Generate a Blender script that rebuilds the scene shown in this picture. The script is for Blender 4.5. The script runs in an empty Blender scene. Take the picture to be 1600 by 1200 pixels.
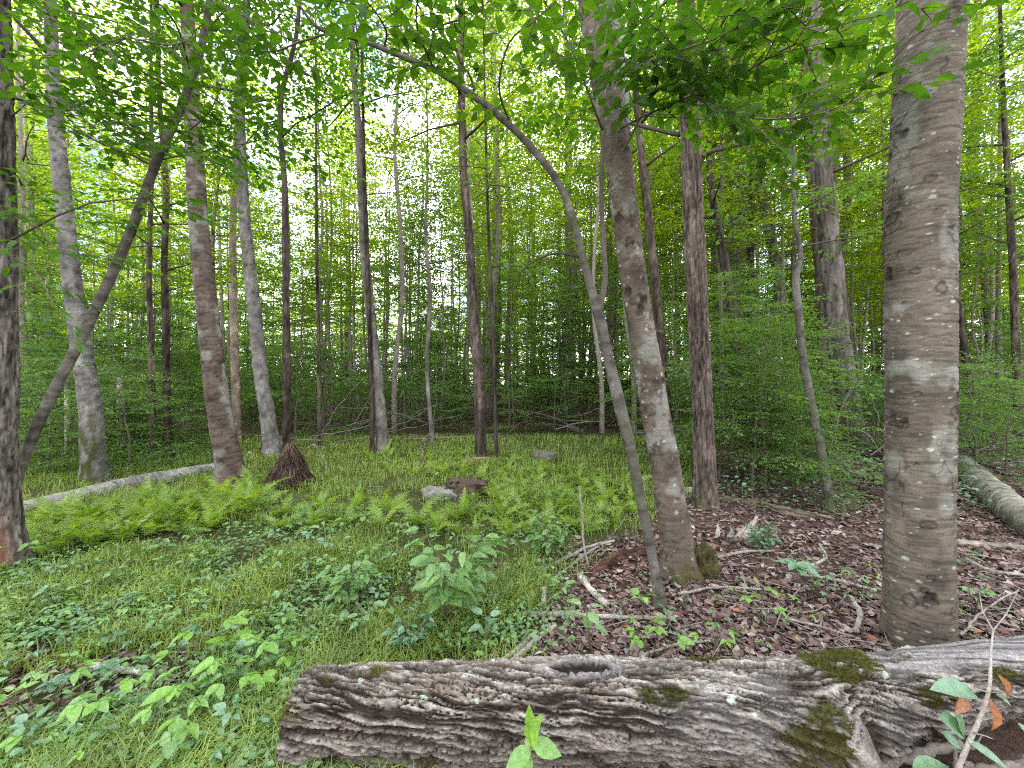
import bpy, math, random
import numpy as np
from mathutils import Matrix, Vector

rng = np.random.default_rng(11)
random.seed(11)
sc = bpy.context.scene
COL = sc.collection
rad = math.radians

# ------------------------------------------------------------------ camera, sky, sun, exposure
CAMH = 1.5
FPX = 601.0
cam_d = bpy.data.cameras.new('camera')
cam_d.sensor_width = 36.0
cam_d.lens = 36.0 * FPX / 1600.0
cam_d.clip_start = 0.05
cam_d.clip_end = 600.0
cam = bpy.data.objects.new('camera', cam_d)
cam.location = (0, 0, CAMH)
cam.rotation_euler = (rad(90), 0, 0)
COL.objects.link(cam)
sc.camera = cam

SUN_EL, SUN_AZ = rad(44), rad(16)          # azimuth measured clockwise from +Y (straight ahead)
world = bpy.data.worlds.new('World')
sc.world = world
world.use_nodes = True
wn, wl = world.node_tree.nodes, world.node_tree.links
wn.clear()
w_out = wn.new('ShaderNodeOutputWorld')
w_bg = wn.new('ShaderNodeBackground')
w_sky = wn.new('ShaderNodeTexSky')
w_sky.sky_type = 'NISHITA'
w_sky.sun_disc = False
w_sky.sun_elevation = SUN_EL
w_sky.sun_rotation = SUN_AZ
w_sky.dust_density = 0.4
w_tc = wn.new('ShaderNodeTexCoord')
w_no = wn.new('ShaderNodeTexNoise')
w_no.inputs['Scale'].default_value = 2.6
w_no.inputs['Detail'].default_value = 6.0
w_ra = wn.new('ShaderNodeMapRange')
w_ra.inputs['From Min'].default_value = 0.38
w_ra.inputs['From Max'].default_value = 0.56
w_mx = wn.new('ShaderNodeMix')
w_mx.data_type = 'RGBA'
w_mx.inputs['B'].default_value = (16.0, 16.2, 17.2, 1)
wl.new(w_tc.outputs['Generated'], w_no.inputs['Vector'])
wl.new(w_no.outputs['Fac'], w_ra.inputs['Value'])
wl.new(w_ra.outputs['Result'], w_mx.inputs['Factor'])
wl.new(w_sky.outputs['Color'], w_mx.inputs['A'])
wl.new(w_mx.outputs['Result'], w_bg.inputs['Color'])
w_bg.inputs['Strength'].default_value = 0.13
wl.new(w_bg.outputs['Background'], w_out.inputs['Surface'])

sun_d = bpy.data.lights.new('sun', 'SUN')
sun_d.energy = 5.0
sun_d.angle = rad(0.6)
sun_d.color = (1.0, 0.93, 0.80)
sun = bpy.data.objects.new('sun', sun_d)
to_sun = Vector((math.sin(SUN_AZ) * math.cos(SUN_EL), math.cos(SUN_AZ) * math.cos(SUN_EL), math.sin(SUN_EL)))
sun.rotation_euler = to_sun.to_track_quat('Z', 'Y').to_euler()
sun.location = (0, 0, 60)
COL.objects.link(sun)

sc.view_settings.view_transform = 'Standard'
sc.view_settings.look = 'None'
sc.view_settings.gamma = 1.0
sc.view_settings.use_curve_mapping = False
sc.view_settings.exposure = 1.98
sc.render.engine = 'CYCLES'
sc.cycles.use_denoising = False
sc.cycles.pixel_filter_type = 'BLACKMAN_HARRIS'
sc.cycles.filter_width = 1.15
sc.cycles.max_bounces = 7
sc.cycles.diffuse_bounces = 5
sc.cycles.glossy_bounces = 2
sc.cycles.transmission_bounces = 5
sc.cycles.sample_clamp_indirect = 8.0

# ------------------------------------------------------------------ noise in numpy
def _hash(i, j, k, seed):
    n = (i.astype(np.uint32) * np.uint32(374761393) + j.astype(np.uint32) * np.uint32(668265263)
         + k.astype(np.uint32) * np.uint32(2246822519) + np.uint32((seed * 974634777) & 0xffffffff))
    n = (n ^ (n >> np.uint32(13))) * np.uint32(1274126177)
    n = n ^ (n >> np.uint32(16))
    return n.astype(np.float64) / 4294967295.0

def vnoise(p, seed=0):
    p = np.asarray(p, float)
    i = np.floor(p).astype(np.int64)
    f = p - i
    f = f * f * (3 - 2 * f)
    out = 0
    for a in (0, 1):
        wa = f[:, 0] if a else 1 - f[:, 0]
        for b in (0, 1):
            wb = f[:, 1] if b else 1 - f[:, 1]
            for c in (0, 1):
                wc = f[:, 2] if c else 1 - f[:, 2]
                out = out + wa * wb * wc * _hash(i[:, 0] + a, i[:, 1] + b, i[:, 2] + c, seed)
    return out

def fbm(p, octv=4, seed=0, gain=0.5):
    p = np.asarray(p, float)
    s, a, t = 0, 1.0, 0
    for o in range(octv):
        s = s + a * vnoise(p * (2.03 ** o) + o * 17.3, seed + o)
        t += a
        a *= gain
    return s / t

def worley(p2, seed=0):
    """2-D cells: returns F1, F2, id of the nearest cell."""
    i = np.floor(p2).astype(np.int64)
    f1 = np.full(len(p2), 9.0)
    f2 = np.full(len(p2), 9.0)
    cid = np.zeros(len(p2))
    z = np.zeros(len(p2), np.int64)
    for a in (-1, 0, 1):
        for b in (-1, 0, 1):
            ci, cj = i[:, 0] + a, i[:, 1] + b
            px = ci + _hash(ci, cj, z, seed)
            py = cj + _hash(ci, cj, z + 1, seed)
            d = np.hypot(p2[:, 0] - px, p2[:, 1] - py)
            new = d < f1
            f2 = np.where(new, f1, np.minimum(f2, d))
            cid = np.where(new, _hash(ci, cj, z + 2, seed), cid)
            f1 = np.where(new, d, f1)
    return f1, f2, cid

def sstep(a, b, x):
    t = np.clip((x - a) / (b - a), 0, 1)
    return t * t * (3 - 2 * t)

def terrain(x, y):
    x = np.asarray(x, float)
    y = np.asarray(y, float)
    p = np.stack([x * 0.45, y * 0.45, np.zeros_like(x)], -1).reshape(-1, 3)
    q = np.stack([x * 1.9, y * 1.9, np.zeros_like(x) + 3], -1).reshape(-1, 3)
    a = (fbm(p, 2, 5).reshape(x.shape) - 0.5) * 0.16
    b = (fbm(q, 2, 9).reshape(x.shape) - 0.5) * 0.06
    near = sstep(1.6, 4.0, y)
    hump = 0.10 * np.exp(-((x + 1.0) ** 2 / 18 + (y - 9.0) ** 2 / 8))
    return a * near + b * (0.35 + 0.65 * near) + hump

def true_w(px):
    return math.cos(math.atan((px - 800) / FPX))

def th(x, y):
    return float(terrain(np.array([x]), np.array([y]))[0])

def pix(px, py, Y):
    """the point at distance Y ahead that the photograph shows at pixel (px, py)"""
    return np.array([(px - 800) / FPX * Y, Y, CAMH + (600 - py) / FPX * Y])

def on_ground(px, py):
    Y = CAMH * FPX / max(py - 600, 20)
    for _ in range(6):
        x = (px - 800) / FPX * Y
        Y = (CAMH - th(x, Y)) * FPX / max(py - 600, 20)
    x = (px - 800) / FPX * Y
    return np.array([x, Y, th(x, Y)])

# ------------------------------------------------------------------ objects
def link(o, parent=None):
    COL.objects.link(o)
    if parent is not None:
        o.parent = parent
    return o

def tag(o, label, cat, group=None, kind=None):
    if label:
        o['label'] = label
    if cat:
        o['category'] = cat
    if group:
        o['group'] = group
    if kind:
        o['kind'] = kind
    return o

def thing(name, label, cat, loc, group=None):
    o = bpy.data.objects.new(name, None)
    o.empty_display_size = 0.1
    o.location = loc
    return tag(link(o), label, cat, group)

def mesh_data(name, V, F, mat, col=None, smooth=False):
    """V (n,3); F = list of index arrays (k,3) or (k,4); col (n,3) point colours"""
    me = bpy.data.meshes.new(name)
    V = np.asarray(V, np.float32)
    me.vertices.add(len(V))
    me.vertices.foreach_set('co', V.ravel())
    F = [np.asarray(f, np.int32) for f in F if len(f)]
    loops = np.concatenate([f.ravel() for f in F])
    tot = np.concatenate([np.full(len(f), f.shape[1], np.int32) for f in F])
    start = np.concatenate([[0], np.cumsum(tot)[:-1]]).astype(np.int32)
    me.loops.add(len(loops))
    me.loops.foreach_set('vertex_index', loops)
    me.polygons.add(len(tot))
    me.polygons.foreach_set('loop_start', start)
    me.polygons.foreach_set('loop_total', tot)
    if smooth:
        me.polygons.foreach_set('use_smooth', np.ones(len(tot), bool))
    if col is not None:
        at = me.color_attributes.new('Col', 'FLOAT_COLOR', 'POINT')
        c4 = np.ones((len(V), 4), np.float32)
        c4[:, :3] = col
        at.data.foreach_set('color', c4.ravel())
    me.update(calc_edges=True)
    me.validate()
    me.materials.append(mat)
    return me

def obj(name, me, parent=None, loc=None):
    o = bpy.data.objects.new(name, me)
    if loc is not None:
        o.location = loc
    return link(o, parent)

def copy_thing(root, loc, rotz, scale, label=None, group=None):
    r = root.copy()
    COL.objects.link(r)
    r.location = loc
    r.rotation_euler = (0, 0, rotz)
    r.scale = (scale, scale, scale)
    if label:
        r['label'] = label
    if group:
        r['group'] = group
    for ch in root.children:
        c = ch.copy()
        COL.objects.link(c)
        c.parent = r
        for g in ch.children:
            d = g.copy()
            COL.objects.link(d)
            d.parent = c
    return r

# ------------------------------------------------------------------ materials
def new_mat(name):
    m = bpy.data.materials.new(name)
    m.use_nodes = True
    m.node_tree.nodes.clear()
    return m, m.node_tree.nodes, m.node_tree.links

def bark_material(name, scale=(30, 30, 8), bump=0.4, vary=0.35, tint=(1, 1, 1), attr=True, base=(0.2, 0.16, 0.13)):
    m, n, l = new_mat(name)
    out = n.new('ShaderNodeOutputMaterial')
    b = n.new('ShaderNodeBsdfPrincipled')
    b.inputs['Roughness'].default_value = 0.88
    b.inputs['Specular IOR Level'].default_value = 0.06
    tc = n.new('ShaderNodeTexCoord')
    mp = n.new('ShaderNodeMapping')
    mp.inputs['Scale'].default_value = scale
    no = n.new('ShaderNodeTexNoise')
    no.inputs['Scale'].default_value = 1.0
    no.inputs['Detail'].default_value = 5.0
    no.inputs['Roughness'].default_value = 0.65
    no2 = n.new('ShaderNodeTexNoise')
    no2.inputs['Scale'].default_value = 3.0
    no2.inputs['Detail'].default_value = 3.0
    l.new(tc.outputs['Object'], mp.inputs['Vector'])
    l.new(mp.outputs['Vector'], no.inputs['Vector'])
    l.new(tc.outputs['Object'], no2.inputs['Vector'])
    mr = n.new('ShaderNodeMapRange')
    mr.inputs['From Min'].default_value = 0.3
    mr.inputs['From Max'].default_value = 0.7
    mr.inputs['To Min'].default_value = 1 - vary
    mr.inputs['To Max'].default_value = 1 + vary
    l.new(no.outputs['Fac'], mr.inputs['Value'])
    mr2 = n.new('ShaderNodeMapRange')
    mr2.inputs['From Min'].default_value = 0.3
    mr2.inputs['From Max'].default_value = 0.7
    mr2.inputs['To Min'].default_value = 0.8
    mr2.inputs['To Max'].default_value = 1.2
    l.new(no2.outputs['Fac'], mr2.inputs['Value'])
    mul = n.new('ShaderNodeMath')
    mul.operation = 'MULTIPLY'
    l.new(mr.outputs['Result'], mul.inputs[0])
    l.new(mr2.outputs['Result'], mul.inputs[1])
    vm = n.new('ShaderNodeVectorMath')
    vm.operation = 'SCALE'
    l.new(mul.outputs[0], vm.inputs['Scale'])
    if attr:
        at = n.new('ShaderNodeAttribute')
        at.attribute_name = 'Col'
        l.new(at.outputs['Color'], vm.inputs[0])
    else:
        oi = n.new('ShaderNodeObjectInfo')
        rp = n.new('ShaderNodeMix')
        rp.data_type = 'RGBA'
        rp.inputs['A'].default_value = (base[0] * 0.75, base[1] * 0.75, base[2] * 0.75, 1)
        rp.inputs['B'].default_value = (base[0] * 1.3, base[1] * 1.3, base[2] * 1.3, 1)
        l.new(oi.outputs['Random'], rp.inputs['Factor'])
        l.new(rp.outputs['Result'], vm.inputs[0])
    l.new(vm.outputs['Vector'], b.inputs['Base Color'])
    bp = n.new('ShaderNodeBump')
    bp.inputs['Strength'].default_value = bump
    bp.inputs['Distance'].default_value = 0.01
    l.new(no.outputs['Fac'], bp.inputs['Height'])
    l.new(bp.outputs['Normal'], b.inputs['Normal'])
    l.new(b.outputs['BSDF'], out.inputs['Surface'])
    return m

def leaf_material(name, c_lo, c_hi, trans=(1.5, 1.6, 0.5), tfac=0.45, gloss=0.06, rough=0.45):
    """colour between c_lo and c_hi by the leaf's own random value and its plant's"""
    m, n, l = new_mat(name)
    out = n.new('ShaderNodeOutputMaterial')
    at = n.new('ShaderNodeAttribute')
    at.attribute_name = 'Col'
    sp = n.new('ShaderNodeSeparateColor')
    l.new(at.outputs['Color'], sp.inputs['Color'])
    oi = n.new('ShaderNodeObjectInfo')
    ma = n.new('ShaderNodeMath')
    ma.operation = 'MULTIPLY_ADD'
    ma.inputs[1].default_value = 0.55
    l.new(oi.outputs['Random'], ma.inputs[0])
    mb = n.new('ShaderNodeMath')
    mb.operation = 'MULTIPLY'
    mb.inputs[1].default_value = 0.55
    l.new(sp.outputs['Red'], mb.inputs[0])
    l.new(mb.outputs[0], ma.inputs[2])
    mx = n.new('ShaderNodeMix')
    mx.data_type = 'RGBA'
    mx.inputs['A'].default_value = (*c_lo, 1)
    mx.inputs['B'].default_value = (*c_hi, 1)
    l.new(ma.outputs[0], mx.inputs['Factor'])
    tcn = n.new('ShaderNodeTexCoord')
    non = n.new('ShaderNodeTexNoise')
    non.inputs['Scale'].default_value = 5.0
    non.inputs['Detail'].default_value = 3.0
    l.new(tcn.outputs['Object'], non.inputs['Vector'])
    mrn = n.new('ShaderNodeMapRange')
    mrn.inputs['From Min'].default_value = 0.3
    mrn.inputs['From Max'].default_value = 0.7
    mrn.inputs['To Min'].default_value = 0.72
    mrn.inputs['To Max'].default_value = 1.28
    l.new(non.outputs['Fac'], mrn.inputs['Value'])
    vmn = n.new('ShaderNodeVectorMath')
    vmn.operation = 'SCALE'
    l.new(mx.outputs['Result'], vmn.inputs[0])
    l.new(mrn.outputs['Result'], vmn.inputs['Scale'])
    di = n.new('ShaderNodeBsdfDiffuse')
    l.new(vmn.outputs['Vector'], di.inputs['Color'])
    tm = n.new('ShaderNodeMix')
    tm.data_type = 'RGBA'
    tm.blend_type = 'MULTIPLY'
    tm.inputs['Factor'].default_value = 1.0
    tm.inputs['B'].default_value = (*trans, 1)
    l.new(vmn.outputs['Vector'], tm.inputs['A'])
    tr = n.new('ShaderNodeBsdfTranslucent')
    l.new(tm.outputs['Result'], tr.inputs['Color'])
    m1 = n.new('ShaderNodeMixShader')
    m1.inputs['Fac'].default_value = tfac
    l.new(di.outputs['BSDF'], m1.inputs[1])
    l.new(tr.outputs['BSDF'], m1.inputs[2])
    gl = n.new('ShaderNodeBsdfGlossy')
    gl.inputs['Roughness'].default_value = rough
    gl.inputs['Color'].default_value = (0.9, 0.95, 1.0, 1)
    m2 = n.new('ShaderNodeMixShader')
    m2.inputs['Fac'].default_value = gloss
    l.new(m1.outputs['Shader'], m2.inputs[1])
    l.new(gl.outputs['BSDF'], m2.inputs[2])
    l.new(m2.outputs['Shader'], out.inputs['Surface'])
    return m

M = {}
M['bark_smooth'] = bark_material('smooth grey bark', (14, 14, 50), 0.35, 0.22)
M['bark_rough'] = bark_material('furrowed bark', (45, 45, 9), 0.8, 0.35)
M['bark_log'] = bark_material('weathered log bark', (60, 90, 90), 0.9, 0.45)
M['wood'] = bark_material('dead wood', (60, 60, 60), 0.5, 0.4)
M['twig'] = bark_material('twig bark', (40, 40, 40), 0.3, 0.3, attr=False, base=(0.13, 0.105, 0.085))
M['pole'] = bark_material('young tree bark', (30, 30, 10), 0.5, 0.35, attr=False, base=(0.13, 0.108, 0.09))
M['pole_lit'] = bark_material('lit pole bark', (30, 30, 10), 0.5, 0.35, attr=False, base=(0.21, 0.18, 0.155))  # light on the slim stems is put into this paler colour
M['stick'] = bark_material('grey dead stick', (30, 30, 30), 0.4, 0.4, attr=False, base=(0.25, 0.21, 0.18))
M['leaf_canopy'] = leaf_material('canopy leaf', (0.050, 0.105, 0.014), (0.145, 0.195, 0.020), (2.0, 2.05, 0.5), 0.55, 0.012)
M['leaf_under'] = leaf_material('understory leaf', (0.048, 0.108, 0.030), (0.125, 0.20, 0.050), (1.6, 1.7, 0.6), 0.45, 0.025)
M['leaf_near'] = leaf_material('near beech leaf', (0.026, 0.074, 0.009), (0.066, 0.138, 0.013), (1.5, 1.65, 0.5), 0.5, 0.02)
M['leaf_herb'] = leaf_material('herb leaf', (0.085, 0.185, 0.060), (0.17, 0.29, 0.075), (1.4, 1.5, 0.6), 0.35, 0.06, 0.5)
M['leaf_bright'] = leaf_material('fresh sapling leaf', (0.12, 0.26, 0.042), (0.20, 0.36, 0.052), (1.3, 1.4, 0.6), 0.4, 0.05)
M['leaf_blue'] = leaf_material('bluish leaf', (0.075, 0.165, 0.085), (0.13, 0.24, 0.12), (1.3, 1.5, 0.7), 0.35, 0.08)
M['fern'] = leaf_material('fern frond', (0.12, 0.22, 0.032), (0.24, 0.335, 0.052), (1.5, 1.5, 0.5), 0.45, 0.03)
M['grass'] = leaf_material('sedge blade', (0.085, 0.16, 0.028), (0.26, 0.33, 0.07), (1.4, 1.4, 0.6), 0.4, 0.03)
M['fern_brown'] = leaf_material('withered fern frond', (0.16, 0.10, 0.04), (0.26, 0.19, 0.07), (1.3, 1.2, 0.6), 0.4, 0.02)
M['moss'] = leaf_material('moss tuft', (0.05, 0.055, 0.012), (0.12, 0.12, 0.02), (1.2, 1.2, 0.5), 0.3, 0.0)
M['dry_leaf'] = leaf_material('dry orange leaf', (0.30, 0.11, 0.05), (0.42, 0.18, 0.09), (1.2, 1.0, 0.7), 0.3, 0.03)

def litter_material():
    m, n, l = new_mat('leaf litter')
    out = n.new('ShaderNodeOutputMaterial')
    b = n.new('ShaderNodeBsdfPrincipled')
    b.inputs['Roughness'].default_value = 0.6
    b.inputs['Specular IOR Level'].default_value = 0.15
    at = n.new('ShaderNodeAttribute')
    at.attribute_name = 'Col'
    l.new(at.outputs['Color'], b.inputs['Base Color'])
    l.new(b.outputs['BSDF'], out.inputs['Surface'])
    return m
M['litter'] = litter_material()

def ground_material():
    m, n, l = new_mat('forest floor')
    out = n.new('ShaderNodeOutputMaterial')
    b = n.new('ShaderNodeBsdfPrincipled')
    b.inputs['Roughness'].default_value = 0.95
    b.inputs['Specular IOR Level'].default_value = 0.05
    tc = n.new('ShaderNodeTexCoord')
    no = n.new('ShaderNodeTexNoise')
    no.inputs['Scale'].default_value = 28.0
    no.inputs['Detail'].default_value = 8.0
    no.inputs['Roughness'].default_value = 0.7
    l.new(tc.outputs['Object'], no.inputs['Vector'])
    at = n.new('ShaderNodeAttribute')
    at.attribute_name = 'Col'
    mr = n.new('ShaderNodeMapRange')
    mr.inputs['From Min'].default_value = 0.3
    mr.inputs['From Max'].default_value = 0.7
    mr.inputs['To Min'].default_value = 0.45
    mr.inputs['To Max'].default_value = 1.55
    l.new(no.outputs['Fac'], mr.inputs['Value'])
    vm = n.new('ShaderNodeVectorMath')
    vm.operation = 'SCALE'
    l.new(at.outputs['Color'], vm.inputs[0])
    l.new(mr.outputs['Result'], vm.inputs['Scale'])
    l.new(vm.outputs['Vector'], b.inputs['Base Color'])
    bp = n.new('ShaderNodeBump')
    bp.inputs['Strength'].default_value = 0.8
    bp.inputs['Distance'].default_value = 0.03
    l.new(no.outputs['Fac'], bp.inputs['Height'])
    l.new(bp.outputs['Normal'], b.inputs['Normal'])
    l.new(b.outputs['BSDF'], out.inputs['Surface'])
    return m
M['ground'] = ground_material()

# ------------------------------------------------------------------ the ground
def litter_mask(x, y):
    """1 where the floor is bare leaf litter (right of the clearing and far in the woods)"""
    p = np.stack([x * 0.8, y * 0.8, np.zeros_like(x)], -1).reshape(-1, 3)
    nz = (fbm(p, 3, 21).reshape(x.shape) - 0.5) * 1.6
    edge = np.interp(y, [0, 1.8, 2.2, 3.6, 5, 7, 9, 14], [-0.9, -0.5, -0.1, 0.75, 2.3, 3.6, 4.4, 6.0])
    right = sstep(-0.35, 0.35, x - edge + nz * 0.5)
    far = sstep(11.0, 13.5, y + nz * 2.0)
    return np.clip(np.maximum(right, far), 0, 1)

def build_ground():
    def axis(lo, hi, d0, growth):
        pos = [0.0]
        d = d0
        while pos[-1] < hi:
            pos.append(pos[-1] + d)
            d *= growth
        neg = [0.0]
        d = d0
        while neg[-1] > lo:
            neg.append(neg[-1] - d)
            d *= growth
        return np.array(sorted(set(neg + pos)))
    xs = axis(-300, 300, 0.045, 1.022)
    ys = axis(-300, 300, 0.045, 1.022) + 2.0
    X, Y = np.meshgrid(xs, ys)
    Z = terrain(X, Y)
    V = np.stack([X, Y, Z], -1).reshape(-1, 3)
    nx, ny = len(xs), len(ys)
    a = (np.arange(ny - 1)[:, None] * nx + np.arange(nx - 1)[None, :]).ravel()
    F = np.stack([a, a + 1, a + nx + 1, a + nx], -1)
    m = litter_mask(X, Y).reshape(-1, 1)
    p = V * np.array([0.9, 0.9, 0])
    k = fbm(p, 4, 31)[:, None]
    soil = np.array([0.085, 0.055, 0.046]) * (0.6 + 0.8 * k)
    green = np.array([0.062, 0.068, 0.026]) * (0.6 + 0.8 * k)
    col = green * (1 - m) + soil * m
    o = obj('ground', mesh_data('ground', V, [F], M['ground'], col, True))
    o['kind'] = 'structure'
    return o
build_ground()

# ------------------------------------------------------------------ tubes and bark
def frames(P):
    P = np.asarray(P, float)
    T = np.gradient(P, axis=0)
    T /= np.linalg.norm(T, axis=1, keepdims=True) + 1e-9
    ref = np.array([0, 1.0, 0]) if abs(T[0, 1]) < 0.9 else np.array([1.0, 0, 0])
    N = np.zeros_like(P)
    n = ref - T[0] * ref.dot(T[0])
    for i in range(len(P)):
        n = n - T[i] * n.dot(T[i])
        n = n / (np.linalg.norm(n) + 1e-9)
        N[i] = n
    B = np.cross(T, N)
    return T, N, B

def resample(P, R, n):
    P = np.asarray(P, float)
    R = np.asarray(R, float)
    d = np.concatenate([[0], np.cumsum(np.linalg.norm(np.diff(P, axis=0), axis=1))])
    # Catmull-Rom through the points
    t = np.linspace(0, d[-1], n)
    Q = np.zeros((n, 3))
    idx = np.clip(np.searchsorted(d, t, side='right') - 1, 0, len(P) - 2)
    for c in range(3):
        m = np.gradient(P[:, c], d)
        h = d[idx + 1] - d[idx]
        u = (t - d[idx]) / h
        Q[:, c] = ((2 * u ** 3 - 3 * u ** 2 + 1) * P[idx, c] + (u ** 3 - 2 * u ** 2 + u) * h * m[idx]
                   + (-2 * u ** 3 + 3 * u ** 2) * P[idx + 1, c] + (u ** 3 - u ** 2) * h * m[idx + 1])
    return Q, np.interp(t, d, R)

def tube(P, R, k=5, cap=True):
    """simple tube; returns V, quads, tris"""
    T, N, B = frames(P)
    a = np.arange(k) * 2 * math.pi / k
    V = P[:, None, :] + np.asarray(R)[:, None, None] * (np.cos(a)[None, :, None] * N[:, None, :] + np.sin(a)[None, :, None] * B[:, None, :])
    n = len(P)
    i = np.arange(n - 1)[:, None] * k
    j = np.arange(k)[None, :]
    j2 = (j + 1) % k
    Q = np.stack([i + j, i + j2, i + k + j2, i + k + j], -1).reshape(-1, 4)
    V = V.reshape(-1, 3)
    tris = np.zeros((0, 3), int)
    if cap:
        V = np.vstack([V, P[0], P[-1]])
        c0, c1 = n * k, n * k + 1
        jj = np.arange(k)
        jn = (jj + 1) % k
        tris = np.vstack([np.stack([np.full(k, c0), jn, jj], -1),
                          np.stack([np.full(k, c1), (n - 1) * k + jj, (n - 1) * k + jn], -1)])
    return V, Q, tris

class Limbs:
    """collects every limb as a mesh of its own"""
    def __init__(self):
        self.items = []
    def tube(self, P, R, k=5, col=None):
        b = Build()
        b.tube(P, R, k, col)
        self.items.append(b)

class Build:
    def __init__(self):
        self.V, self.Q, self.T, self.C, self.n = [], [], [], [], 0
    def add(self, V, Q=None, T=None, col=None):
        V = np.asarray(V).reshape(-1, 3)
        if Q is not None and len(Q):
            self.Q.append(np.asarray(Q) + self.n)
        if T is not None and len(T):
            self.T.append(np.asarray(T) + self.n)
        c = np.ones((len(V), 3)) * 0.5 if col is None else np.broadcast_to(np.asarray(col, float), (len(V), 3))
        self.C.append(c)
        self.V.append(V)
        self.n += len(V)
    def tube(self, P, R, k=5, col=None):
        V, Q, T = tube(np.asarray(P, float), R, k)
        self.add(V, Q, T, col)
    def data(self, name, mat, smooth=True):
        F = []
        if self.Q:
            F.append(np.concatenate(self.Q))
        if self.T:
            F.append(np.concatenate(self.T))
        return mesh_data(name, np.concatenate(self.V), F, mat, np.concatenate(self.C), smooth)

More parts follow.
